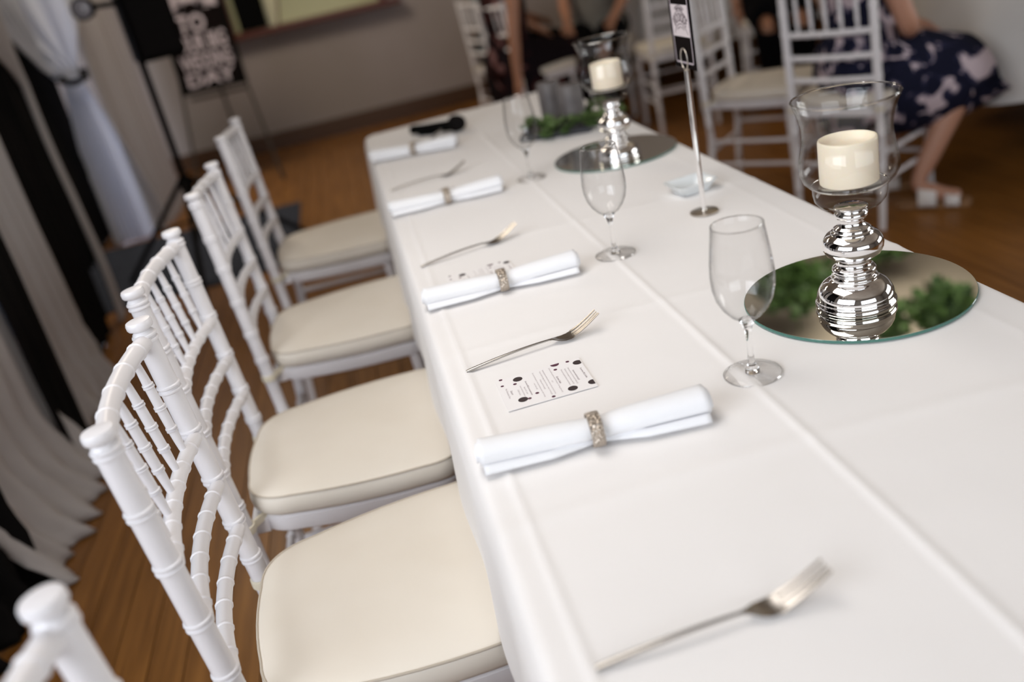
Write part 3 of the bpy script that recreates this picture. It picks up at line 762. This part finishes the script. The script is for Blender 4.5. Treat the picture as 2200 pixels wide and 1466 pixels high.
def gcandle(label, loc, r, h):
    t = thing('grey_candle', label, 'candle', loc, 0, 'dark grey pillar candles')
    MB().lathe([(r*.9, 0), (r, .003), (r, h-.004), (r*.93, h), (r*.8, h-.001), (r*.4, h-.006), (.001, h-.006)], 32).build('wax', M['grey_wax'], t)
    MB().tube([(0, 0, h-.007), (.001, 0, h+.006)], .0012, 6).build('wick', M['wick'], t)
    return t
gcandle('dark grey pillar candle, right and nearer of the two on the tray', (.578, 2.475, TT+.0085), .034, .118)
gcandle('dark grey pillar candle, left and farther of the two on the tray', (.548, 2.600, TT+.0085), .034, .118)
def sprig(label, loc, ang, ln, n, seed, group, mt='leaf', leaf=.016, up=.012):
    rnd = random.Random(seed); t = thing('greenery_sprig', label, 'greenery', loc, ang, group)
    pts = [Vector((ln*k/8, .010*math.sin(k*.9+seed), up*math.sin(PI*k/8)+.002)) for k in range(9)]
    MB().tube(pts, .0014, 6).build('stem', M[mt], t)
    lm = MB()
    for k in range(n):
        u = rnd.random(); i = min(7, int(u*8)); p = pts[i].lerp(pts[i+1], u*8-i)
        az = rnd.uniform(-1.3, 1.3)+(0 if rnd.random() < .8 else PI); el = rnd.uniform(-.05, .9)
        d = Vector((math.cos(az)*math.cos(el), math.sin(az)*math.cos(el), math.sin(el))); l_ = leaf*rnd.uniform(.7, 1.3)
        sd = d.cross(Vector((0, 0, 1))).normalized()*l_*.24; nm = sd.cross(d).normalized()*l_*.08
        lm.add([p, p+d*l_*.45+sd-nm, p+d*l_*.45+nm, p+d*l_*.45-sd-nm, p+d*l_], [(0, 1, 2), (0, 2, 3), (1, 4, 2), (2, 4, 3)])
    o = lm.build('leaves', M[mt], t, sharp=0); o['kind'] = 'stuff'
    return t
zt_ = TT+.0095
for k, (x, y, a, l_, lab) in enumerate([(.475, 2.40, 1.2, .16, 'green sprig on the tray left of the dark candles'), (.470, 2.435, -.2, .15, 'green sprig along the near edge of the black tray'),
        (.500, 2.47, 2.0, .12, 'green sprig on the tray corner at the far left'), (.625, 2.50, .9, .13, 'green sprig on the tray right of the dark candles'), (.520, 2.395, .15, .14, 'green sprig at the foot of the nearer dark candle'), (.630, 2.455, .3, .10, 'green sprig beside the far candle holder')]):
    sprig(lab, (x, y, zt_), a, l_, 190, k+3, 'greenery on the tray', leaf=.020, up=.03)

# foliage hanging from the ceiling (reflected in the near mirror)
def garland(label, c, rx, ry, rz_, n, seed):
    rnd = random.Random(seed); t = thing('hanging_foliage', label, 'foliage', (c[0], c[1], H), 0, 'green foliage hanging from the ceiling')
    MB().tube([(0, 0, 0), (0.01, 0, c[2]-H+rz_*.5), (0, 0.01, c[2]-H)], .006, 6).build('stem', M['leaf2'], t)
    lm = MB()
    for k in range(n):
        while True:
            q = Vector((rnd.uniform(-1, 1), rnd.uniform(-1, 1), rnd.uniform(-1, 1)))
            if q.length < 1: break
        wob = 1+.35*noise.noise((q.x*2+seed, q.y*2, q.z*2))
        p = Vector((q.x*rx*wob, q.y*ry*wob, c[2]-H+q.z*rz_))
        d = Vector((rnd.uniform(-1, 1), rnd.uniform(-1, 1), rnd.uniform(-1, .4))).normalized(); l_ = rnd.uniform(.07, .13)
        sd = d.cross(Vector((rnd.random(), rnd.random(), .3))).normalized()*l_*.28
        lm.add([p, p+d*l_*.5+sd, p+d*l_, p+d*l_*.5-sd], [(0, 1, 2, 3)])
    o = lm.build('leaves', M['leaf2'], t, sharp=0); o['kind'] = 'stuff'
garland('green foliage hanging from the ceiling, reflected left in the near mirror', (2.72, 5.62, 2.95), .26, .26, .16, 520, 1)
garland('green foliage reflected at the top of the near mirror', (3.62, 6.05, 2.95), .22, .26, .16, 420, 2)
garland('green foliage reflected at the lower right of the near mirror', (3.28, 4.74, 2.95), .20, .12, .14, 330, 3)
garland('green foliage reflected beside the candle base in the near mirror', (2.92, 4.86, 2.95), .10, .20, .14, 220, 4)

# ---------------------------------------------------------------- curtains and stands at the left
def curtain(name, label, path, m, z0=.005, z1=2.65, lam=.11, amp=.028, tie=None, hem=.0, seed=0, kr=0, cat='curtain', group=None):
    pts = [Vector((*p, 0)) for p in path]; seg = [(pts[i+1]-pts[i]).length for i in range(len(pts)-1)]; tot = sum(seg)
    ns = max(24, int(tot/lam*14)); nz = 46; P = []
    def at(s):
        for i, l_ in enumerate(seg):
            if s <= l_ or i == len(seg)-1:
                t = min(1, s/l_); d = (pts[i+1]-pts[i]).normalized(); return pts[i].lerp(pts[i+1], t), Vector((d.y, -d.x, 0))
            s -= l_
    for j in range(nz+1):
        v = j/nz; z = z0+(z1-z0)*v**1.25; row = []
        for i in range(ns+1):
            u = i/ns
            uu = u
            sq = 1.0
            if tie:
                tz, tu, k0, kl = tie
                if z > tz: g = min(1, (z-tz)/.62); sq = k0+(1-k0)*math.sin(g*PI/2)**1.3
                else: g = min(1, (tz-z)/.8); sq = k0+(kl-k0)*g**.8
                if z <= tz and u > tu and kr: sq = k0+(kr-k0)*g**.8
                uu = tu+(u-tu)*sq
            p, n_ = at(uu*tot)
            ph = u*tot/lam*2*PI+1.3*noise.noise((u*3, seed, 0))
            a = amp*(.55+.45*(1-v))*(.55+.45*sq)
            off = a*math.sin(ph)+.02*noise.noise((u*2.3, z*1.7, seed+5))
            if hem and z < .35: off += hem*((.35-z)/.35)**2*(1+.5*noise.noise((u*7, seed, 3.3)))+.012*math.sin(ph*2.3+z*40)*((.35-z)/.35)
            if not tie: p = p+Vector((0, 0, 0))
            row.append(p+n_*off+Vector((0, 0, z)))
        P.append(row)
    o = MB().grid(P).build(name, m, sharp=0)
    sm = o.modifiers.new('thickness', 'SOLIDIFY'); sm.thickness = .003
    tag(o, label, cat, group); return o
CG = 'black and white drapes along the left side'
XC = -1.17
curtain('black_curtain', 'black curtain pooling on the floor at the left, nearest the camera', [(XC-.06, 1.15), (XC-.01, 2.0), (XC+.01, 2.16)], M['curtain_black'], hem=.04, seed=1, group=CG)
curtain('sheer_curtain', 'nearest white sheer curtain with ruffled hem on the floor', [(XC-.03, 2.10), (XC-.04, 2.78)], M['sheer'], hem=.13, seed=2, group=CG)
curtain('black_curtain', 'narrow black curtain between the two nearest white sheer curtains', [(XC+.02, 2.70), (XC-.02, 3.02)], M['curtain_black'], amp=.015, seed=3, group=CG)
curtain('sheer_curtain', 'second white sheer curtain, left of the nearest chair back', [(XC-.08, 2.97), (XC-.10, 3.62)], M['sheer'], hem=.05, amp=.02, seed=4, tie=None, group=CG)
curtain('black_curtain', 'black curtain right of the second white sheer curtain', [(XC-.15, 3.35), (XC-.14, 3.70), (XC-.21, 4.22)], M['curtain_black'], amp=.018, seed=5, group=CG)
curtain('sheer_curtain', 'pale sheer curtain tied back to a thin strip between two black curtains', [(XC-.01, 3.20), (XC-.17, 4.42)], M['sheer'], amp=.010, tie=(1.10, .97, .07, .10), seed=6, group=CG)
curtain('black_curtain', 'black curtain left of the bright bluish sheer curtain', [(XC-.26, 4.40), (-1.72, 5.2), (-1.76, 5.95), (-1.80, 6.5)], M['curtain_black'], amp=.02, seed=7, tie=None, group=CG)
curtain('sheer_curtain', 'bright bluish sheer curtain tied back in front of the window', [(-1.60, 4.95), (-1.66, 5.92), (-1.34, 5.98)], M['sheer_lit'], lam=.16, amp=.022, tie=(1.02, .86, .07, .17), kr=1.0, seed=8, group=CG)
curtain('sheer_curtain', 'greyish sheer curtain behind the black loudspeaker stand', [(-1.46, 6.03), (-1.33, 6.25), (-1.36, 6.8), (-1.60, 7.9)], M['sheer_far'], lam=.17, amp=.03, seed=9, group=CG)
curtain('black_curtain', 'added black curtain standing in for the dark background behind the guests', [(2.15, 7.85), (6.3, 7.85)], M['curtain_black'], z1=1.85, lam=.2, amp=.04, seed=10)  # added sheet in place of the dark background, also darkens reflections
tag(MB().tube([(-1.60, 5.90, 1.03), (-1.53, 5.88, 1.0), (-1.46, 5.92, 1.02), (-1.48, 6.02, 1.05), (-1.58, 6.00, 1.05)], .02, 8, closed=True).build('curtain_tie', M['black']), 'black tie band gathering the bright bluish sheer curtain', 'curtain tie')
tag(MB().tube([(XC-.1, .8, 2.68), (XC-.1, 3.7, 2.68), (-1.75, 6.0, 2.68), (-1.6, 7.95, 2.68)], .02, 10).build('curtain_rail', M['blackmetal']), 'black rail carrying the drapes along the left side', 'curtain rail')
# tripod stand with loudspeaker
ss_ = thing('speaker_stand', 'black tripod stand rising beside the grey curtain', 'stand', (-.885, 4.6, 0))
MB().tube([(0, 0, .30), (0, 0, 1.10)], .017, 12).build('pole', M['blackmetal'], ss_)
MB().lathe([(.022, 0), (.032, .01), (.032, .07), (.022, .08)], 16, (0, 0, .46)).build('collar', M['black'], ss_)
for fx, fy in ((.44, .45), (.04, -.80), (-.50, .30)):
    MB().tube([(fx*.04, fy*.04, .52), (fx, fy, .014)], .013, 10).build('leg', M['blackmetal'], ss_)
    MB().tube([(0, 0, .32), (fx*.5, fy*.5, .27)], .007, 8).build('brace', M['blackmetal'], ss_)
sp_ = thing('loudspeaker', 'black loudspeaker box on the tripod stand, top left', 'speaker', (-.80, 4.62, 1.075), .3)
MB().box((0, 0, .26), (.21, .24, .50)).build('cabinet', M['black'], sp_, bevel=.015)
MB().box((0, -.123, .26), (.18, .008, .46)).build('grille', M['blackmetal'], sp_, bevel=.004)
lp = thing('stage_lamp', 'small black spotlight with round shiny lens beside the loudspeaker', 'lamp', (-.98, 4.60, 1.36))
MB().tube([(.10, 0, -.01), (-.02, 0, 0)], .012, 8).build('bracket', M['blackmetal'], lp)
MB().lathe([(.03, .06), (.045, .03), (.05, -.04), (.046, -.045)], 24, (-.06, -.01, .0), T=Matrix.Rotation(-PI/2, 3, 'X')).build('lamp_body', M['black'], lp)
MB().lathe([(.001, -.058), (.02, -.055), (.04, -.045)], 24, (-.06, -.01, .0), T=Matrix.Rotation(-PI/2, 3, 'X'), cap=False).build('lens', M['lens'], lp)
# easel with welcome board (board plane roughly facing the camera)
ez = thing('easel', 'thin dark metal easel holding the black lettered board', 'easel', (-.88, 7.0, 0))
for a, b in (((-.16, 0, 1.35), (-.34, -.22, .0)), ((.16, 0, 1.35), (.27, -.30, .0)), ((0, .02, 1.40), (-.05, .62, .0)), ((-.20, -.10, .66), (.22, -.10, .66))):
    MB().tube([a, b], .011, 8).build('leg' if b[2] < .1 else 'ledge', M['greywood'], ez)
bdx = thing('welcome_board', 'black framed board with pale block lettering on the easel', 'sign', (-.885, 6.86, .70), 0)
rot = Matrix.Rotation(math.radians(-9), 3, 'X')
def bp_(v): return rot @ Vector((v.x, v.z, v.y))   # v.x right, v.y up, v.z depth (negative = towards the room)
Wb, Hb = .43, .74
MB().box(tuple(bp_(Vector((0, Hb/2, 0)))), (Wb, .012, Hb), rot).build('board_panel', M['card_black'], bdx)
for cx_, cy_, sx_, sy_ in ((0, .012, Wb+.03, .028), (0, Hb-.012, Wb+.03, .028), (-Wb/2, Hb/2, .028, Hb), (Wb/2, Hb/2, .028, Hb)):
    MB().box(tuple(bp_(Vector((cx_, cy_, -.006)))), (sx_, .026, sy_), rot).build('frame_rail', M['black'], bdx, bevel=.003)
for s_, cx_, cy_, hh, ww in (('M', .0, .615, .16, .36), ('TO', -.03, .455, .125, .20), ('OUR BIG', .01, .325, .115, .33), ('WEDDING', .0, .200, .110, .36), ('DAY', 0, .085, .095, .34)):
    vs, fs = text_mesh(s_, hh, ww, .035)
    MB().add([bp_(Vector((v.x+cx_, v.y+cy_, -.0085))) for v in vs], fs).build('lettering', M['card_grey'], bdx, sharp=0)
# things on the hatch sill
tag(MB().box((-.575, Y1-.03, 1.15), (.22, .20, .34)).build('black_box', M['black'], bevel=.01), 'black box standing on the wooden hatch sill', 'box')
fr_ = thing('leaning_panel', 'cream panel with thin brown edge leaning beside the black box', 'panel', (-.40, Y1-.02, .972), 0)
rt = Matrix.Rotation(math.radians(14), 3, 'Y')
MB().box((0, 0, .20), (.10, .012, .40), rt).build('panel_face', M['cream'], fr_)
MB().box((.062, 0, .19), (.016, .018, .40), rt).build('panel_edge', M['frame_wood'], fr_)

# ---------------------------------------------------------------- round guest tables
def round_table(c, r, hem, label_t, label_c, seed):
    t = thing('round_table', label_t, 'table', (c[0], c[1], 0), 0, 'round guest tables')
    MB().lathe([(r-.02, .715), (r, .72), (r, .735), (r-.02, .742)], 64).build('tabletop', M['skirt'], t)
    for a in (0, PI/2, PI, 1.5*PI):
        MB().tube([(.35*math.cos(a), .35*math.sin(a), .716), (.42*math.cos(a), .42*math.sin(a), .0)], .014, 8).build('leg', M['blackmetal'], t)
    n = 160; rings = []
    for (rr, z, am) in ((.01, .7455, 0), (r*.5, .7457, 0), (r-.01, .7458, 0), (r+.004, .742, 0), (r+.010, .72, .003), (r+.018, .62, .018), (r+.03, .50, .032), (r+.045, .40, .042), (r+.06, hem, .052)):
        rings.append([Vector((c[0]+(rr+am*math.sin(a*2*PI/n*13+seed))*math.cos(a*2*PI/n), c[1]+(rr+am*math.sin(a*2*PI/n*13+seed))*math.sin(a*2*PI/n), z)) for a in range(n)])
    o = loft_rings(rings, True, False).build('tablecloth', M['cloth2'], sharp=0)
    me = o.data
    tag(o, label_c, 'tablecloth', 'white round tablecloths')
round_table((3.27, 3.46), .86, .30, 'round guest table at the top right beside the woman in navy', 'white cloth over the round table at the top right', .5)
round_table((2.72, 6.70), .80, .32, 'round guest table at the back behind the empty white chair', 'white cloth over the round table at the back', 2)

# ---------------------------------------------------------------- people
def skin_mesh(name, joints, edges, m, parent, root=0, sub=2):
    me = bpy.data.meshes.new(name); me.from_pydata([j[0] for j in joints], edges, [])
    o = bpy.data.objects.new(name, me); COL.objects.link(o)
    o.modifiers.new('skin', 'SKIN')
    sv = me.skin_vertices[0].data
    for i, j in enumerate(joints):
        r = j[1]; sv[i].radius = (r, r) if not isinstance(r, tuple) else r
    sv[root].use_root = True
    s_ = o.modifiers.new('sub', 'SUBSURF'); s_.levels = sub; s_.render_levels = sub
    dg = bpy.context.evaluated_depsgraph_get(); dg.update()
    nm = bpy.data.meshes.new_from_object(o.evaluated_get(dg)); o.modifiers.clear(); o.data = nm; nm.name = name
    nm.materials.clear(); nm.materials.append(m)
    for p in nm.polygons: p.use_smooth = True
    o.parent = parent; return o
def loft_path(secs, n=28):
    """secs: (centre, axis_a vector, axis_b vector) ellipse sections"""
    return loft_rings([[Vector(c)+Vector(a)*math.cos(2*PI*k/n)+Vector(b)*math.sin(2*PI*k/n) for k in range(n)] for c, a, b in secs])
def person(label, P, f, legs, arms, skinm, hairm, clothes, lean=.0, drape=.0):
    """P pelvis; f facing; legs = [(knee, ankle, toe)]*2 world; arms = [(elbow, wrist)]*2 world; right first"""
    t = thing('person', label, 'person', (P[0], P[1], 0)); off = Vector((P[0], P[1], 0))
    P = Vector(P); f = Vector((*f, 0)).normalized(); r = Vector((f.y, -f.x, 0)); Z = Vector((0, 0, 1))
    def W(v): return tuple(Vector(v)-off)
    J = []; E = []
    def j(p, rad, par=None):
        J.append((W(p), rad)); k = len(J)-1
        if par is not None: E.append((par, k))
        return k
    pel = j(P, (.125, .105)); wa = j(P+Z*.17+f*lean*.3, (.095, .085), pel); ch = j(P+Z*.36+f*lean*.7, (.105, .088), wa); ut = j(P+Z*.455+f*lean, (.075, .062), ch)
    nk = j(P+Z*.56+f*(lean+.01), .048, ut); jaw = j(P+Z*.635+f*(lean+.035), .066, nk); hd = j(P+Z*.715+f*(lean+.02), (.082, .092), jaw); tp = j(P+Z*.785+f*(lean+.01), .060, hd)
    noz = j(P+Z*.680+f*(lean+.115), .014, jaw)
    for s_, (kn, an, to) in zip((1, -1), legs):
        hp = j(P+r*s_*.09+f*.03, .080, pel); kn = Vector(kn); an = Vector(an); to = Vector(to)
        md = j((P+r*s_*.09+kn)/2, .066, hp); k = j(kn-Z*.022, .047, md); c_ = j(kn.lerp(an, .33), .054, k); a = j(an, .034, c_); ft = j(an.lerp(to, .55)-Z*.012, (.038, .034), a); j(to+Z*.004, (.036, .022), ft)
    for s_, (el, wr) in zip((1, -1), arms):
        sh = j(P+Z*.465+r*s_*.165+f*lean, .054, ut); el = Vector(el); wr = Vector(wr)
        um = j((P+Z*.46+r*s_*.18+f*lean).lerp(el, .5), .046, sh); e = j(el, .038, um); fa = j(el.lerp(wr, .35), .038, e); w_ = j(wr, .025, fa)
        d = (wr-el).normalized(); side = d.cross(Z).normalized() if abs(d.z) < .9 else r; pm_ = j(wr+d*.05, (.036, .018), w_)
        dn = (side.cross(d)).normalized()
        for q in range(4):
            b_ = wr+d*.075+side*(-.027+.018*q); ln = (.055, .068, .062, .048)[q]
            x1_ = j(b_, .0092, pm_); x2_ = j(b_+d*ln*.55-dn*.006, .0085, x1_); j(b_+d*ln-dn*.018, .0070, x2_)
        th_ = j(wr+d*.03+side*.038, .0105, w_); j(wr+d*.065+side*.052, .0088, th_)
    body = skin_mesh('body', J, E, skinm, t)
    hc = P+Z*.715+f*(lean+.012)
    # hair: cap plus back fall
    hv = []; n = 22
    hb = MB(); rings = []
    for a in range(1, 12):
        rings.append([(lambda th, k: Vector(W(hc+Z*(.112*math.cos(th)+.004)+r*.094*math.sin(th)*math.cos(2*PI*k/n)+f*(.108*math.sin(th)*math.sin(2*PI*k/n)-.012))))(PI*.5*a/11*(1.30-.62*max(0, math.sin(2*PI*k/n))**.7), k) for k in range(n)])
    hr = loft_rings(rings, True, True); 
    hr.build('hair', hairm, t, sharp=0)
    loft_path([(W(hc-f*.06+Z*.02), r*.085, f*.05), (W(hc-f*.075-Z*.10), r*.085, f*.04), (W(hc-f*.07-Z*.20), r*.07, f*.028), (W(hc-f*.07-Z*.25), r*.04, f*.015)]).build('hair', hairm, t, sharp=0)
    for s_ in (-1, 1):
        e_ = MB().lathe([(.001, -.008), (.007, -.005), (.009, 0), (.007, .005), (.001, .008)], 10, W(P+Z*.705+r*s_*.032+f*(lean+.100))); e_.build('eye', M['eye'], t, sharp=0)
    loft_path([(W(P+Z*.648+r*-.022+f*(lean+.092)), f*.004, Z*.001), (W(P+Z*.648+f*(lean+.104)), f*.006, Z*.006), (W(P+Z*.648+r*.022+f*(lean+.092)), f*.004, Z*.001)], 8).build('mouth', M['ringlip'], t, sharp=0)
    kind, cm = clothes[0], clothes[1]
    top = [(W(P-Z*.07-f*.01), r*.185, f*.15), (W(P+Z*.02), r*.19, f*.15), (W(P+Z*.16+f*lean*.3), r*.150, f*.118), (W(P+Z*.30+f*lean*.6), r*.168, f*.128), (W(P+Z*.40+f*lean*.8), r*.185, f*.120), (W(P+Z*.470+f*lean), r*.185, f*.095), (W(P+Z*.505+f*lean), r*.150, f*.082), (W(P+Z*.530+f*lean), r*.080, f*.068)]
    loft_path(top).build('dress_top' if kind == 'dress' else 'shirt', cm, t, sharp=0)
    for s_, (el, wr) in zip((1, -1), arms):
        a = P+Z*.46+r*s_*.15+f*lean; b = Vector(el); d = (b-a).normalized(); ux = d.cross(f).normalized(); uy = d.cross(ux)
        e1 = a.lerp(b, clothes[3] if len(clothes) > 3 else .45)
        loft_path([(W(a-d*.02), ux*.058, uy*.062), (W(a.lerp(e1, .4)), ux*.064, uy*.066), (W(e1), ux*.062, uy*.062)], 16).build('sleeve', cm, t, sharp=0)
    k1, k2 = Vector(legs[0][0]), Vector(legs[1][0]); km = (k1+k2)/2
    if kind == 'dress':
        fw = (km-P); fw.z = 0; fl = fw.length; fw.normalize(); rr = Vector((fw.y, -fw.x, 0)); half = (k1-k2).length/2+.085
        drop = clothes[2]
        a1, a2 = (legs[0][1], legs[1][1]); am_ = (Vector(a1)+Vector(a2))/2; sd = (am_-km); sd = sd/abs(sd.z)
        D = drape/2; dz = Z*D
        secs = [(W(P-fw*.13-dz), rr*.17, Z*(.10+D)), (W(P-fw*.08-dz), rr*.20, Z*(.12+D)), (W(P+fw*.03-dz), rr*.215, Z*(.125+D)), (W(P.lerp(km, .5)+Z*.012-dz), rr*(.215+half)/2, Z*(.112+D)), (W(P.lerp(km, .85)+Z*.008-dz*.8), rr*half, Z*(.100+D*.8)), (W(km+fw*.055-dz*.5+Z*.004), rr*half, Z*(.092+D*.5)-fw*.03), (W(km+fw*.060-Z*.09), rr*half*1.02, -fw*.095+Z*.03), (W(km+Vector((sd.x, sd.y, -1))*drop*.6+fw*.04), rr*half*1.0, -fw*.11), (W(km+Vector((sd.x, sd.y, -1))*drop+fw*.02), rr*half*1.02, -fw*.115)]
        loft_path(secs, 36).build('skirt', cm, t, sharp=0)
    else:
        for s_, (kn, an, to) in zip((1, -1), legs):
            hp = P+r*s_*.09; kn = Vector(kn); an = Vector(an); d1 = (kn-hp).normalized(); d2 = (an-kn).normalized(); sx_ = d1.cross(Z).normalized()
            loft_path([(W(hp-d1*.1), sx_*.10, Z*.10), (W(hp+d1*.1), sx_*.10, Z*.10), (W(kn-d1*.06), sx_*.088, Z*.090), (W(kn+(d1-d2)*.034), sx_*.090, (Z*.7-d1*.7)*.100), (W(kn+d2*.08+d1*.015), sx_*.080, -d1*.080), (W(an-d2*.10), sx_*.062, -d1*.062), (W(an-d2*.01), sx_*.062, -d1*.066)], 20).build('trouser_leg', clothes[2], t, sharp=0)
    return t, W
M['ringlip'] = mat('lip_colour', (.35, .10, .09), .5)
# woman in navy floral dress, sitting across her chair towards the round table
pw, Ww = person('woman in navy floral dress and white sandals sitting at the right, arm in her lap', (1.88, 3.20, .575), (.95, -.30),
    [((2.235, 3.045, .50), (2.00, 3.055, .085), (2.13, 2.955, .035)), ((2.27, 3.22, .50), (1.95, 3.37, .085), (2.08, 3.29, .035))],
    [((1.955, 3.00, .70), (2.03, 3.12, .655)), ((1.98, 3.43, .78), (2.15, 3.28, .66))], M['skin2'], M['hair2'], ('dress', M['dress_navy'], .10, .22), drape=.17)
def sandal(a, to, parent, W_):
    a = Vector(a); to = Vector(to); d = (to-a); d.z = 0; d.normalize(); s_ = Vector((d.y, -d.x, 0))
    sole = []
    for u, hw in ((-.065, .018), (-.055, .030), (-.02, .034), (.05, .032), (.10, .040), (.145, .042), (.18, .034), (.195, .015)):
        c = a+d*u; sole.append([Vector(W_((c.x+s_.x*hw*q, c.y+s_.y*hw*q, z))) for q, z in ((-1, .002), (1, .002), (1, .022), (-1, .022))])
    so = loft_rings(sole).build('sandal', M['cork'], parent)
    for u0, u1, h in ((.010, .075, .095), (.105, .155, .060)):
        P_ = []
        for u in (u0, (u0+u1)/2, u1):
            c = a+d*u; P_.append([Vector(W_((c.x+s_.x*.047*math.cos(q*PI/12), c.y+s_.y*.047*math.cos(q*PI/12), .012+(h-(u-u0)*.3)*math.sin(q*PI/12)))) for q in range(13)])
        k = MB().grid(P_).build('strap', M['white_strap'], so, sharp=0); sm = k.modifiers.new('thickness', 'SOLIDIFY'); sm.thickness = .003
for a, b in (((2.00, 3.055, 0), (2.13, 2.955, 0)), ((1.95, 3.37, 0), (2.08, 3.29, 0))): sandal(a, b, pw, Ww)
# guest in dark rose floral dress
person('guest in dark rose floral dress with one arm hanging beside a white chair', (1.03, 5.68, .56), (.95, .30),
    [((1.47, 5.72, .50), (1.45, 5.74, .08), (1.63, 5.78, .03)), ((1.42, 5.90, .50), (1.40, 5.92, .08), (1.57, 5.98, .03))],
    [((1.02, 5.44, .74), (.99, 5.43, .48)), ((1.14, 5.98, .78), (1.28, 5.98, .68))], M['skin'], M['hair'], ('dress', M['dress_dark'], .34, .2), drape=.22)
person('guest in blue grey top and black trousers behind the rose floral dress', (1.10, 6.42, .56), (.93, .36),
    [((1.54, 6.52, .50), (1.54, 6.54, .08), (1.72, 6.60, .03)), ((1.48, 6.70, .50), (1.48, 6.72, .08), (1.66, 6.78, .03))],
    [((1.16, 6.20, .80), (1.38, 6.36, .70)), ((1.19, 6.75, .80), (1.36, 6.75, .70))], M['skin'], M['hair'], ('shirt', M['shirt'], M['trousers'], .6))
person('guest in grey top and black trousers between the far candle and the back table', (1.72, 6.08, .56), (-.5, -.87),
    [((1.43, 5.76, .50), (1.47, 5.80, .08), (1.39, 5.64, .03)), ((1.60, 5.66, .50), (1.64, 5.70, .08), (1.57, 5.54, .03))],
    [((1.50, 6.06, .78), (1.46, 5.88, .66)), ((1.88, 5.90, .78), (1.74, 5.78, .66))], M['skin'], M['hair2'], ('shirt', M['greytop'], M['trousers'], .35))
person('guest in black clothes seated at the back between the empty chair and the back table', (2.66, 5.50, .56), (-.30, -.95),
    [((2.44, 5.12, .50), (2.46, 5.14, .08), (2.40, 4.98, .03)), ((2.62, 5.06, .50), (2.64, 5.08, .08), (2.58, 4.92, .03))],
    [((2.42, 5.58, .80), (2.44, 5.50, .58)), ((2.88, 5.44, .80), (2.86, 5.36, .58))], M['skin'], M['hair'], ('shirt', M['trousers'], M['trousers'], .9))
bg_chair((2.73, 5.71), (-.30, -.95), 'white chair under the guest in black clothes')
bg_chair((1.83, 6.27), (-.5, -.87), 'white chair under the guest in the grey top')
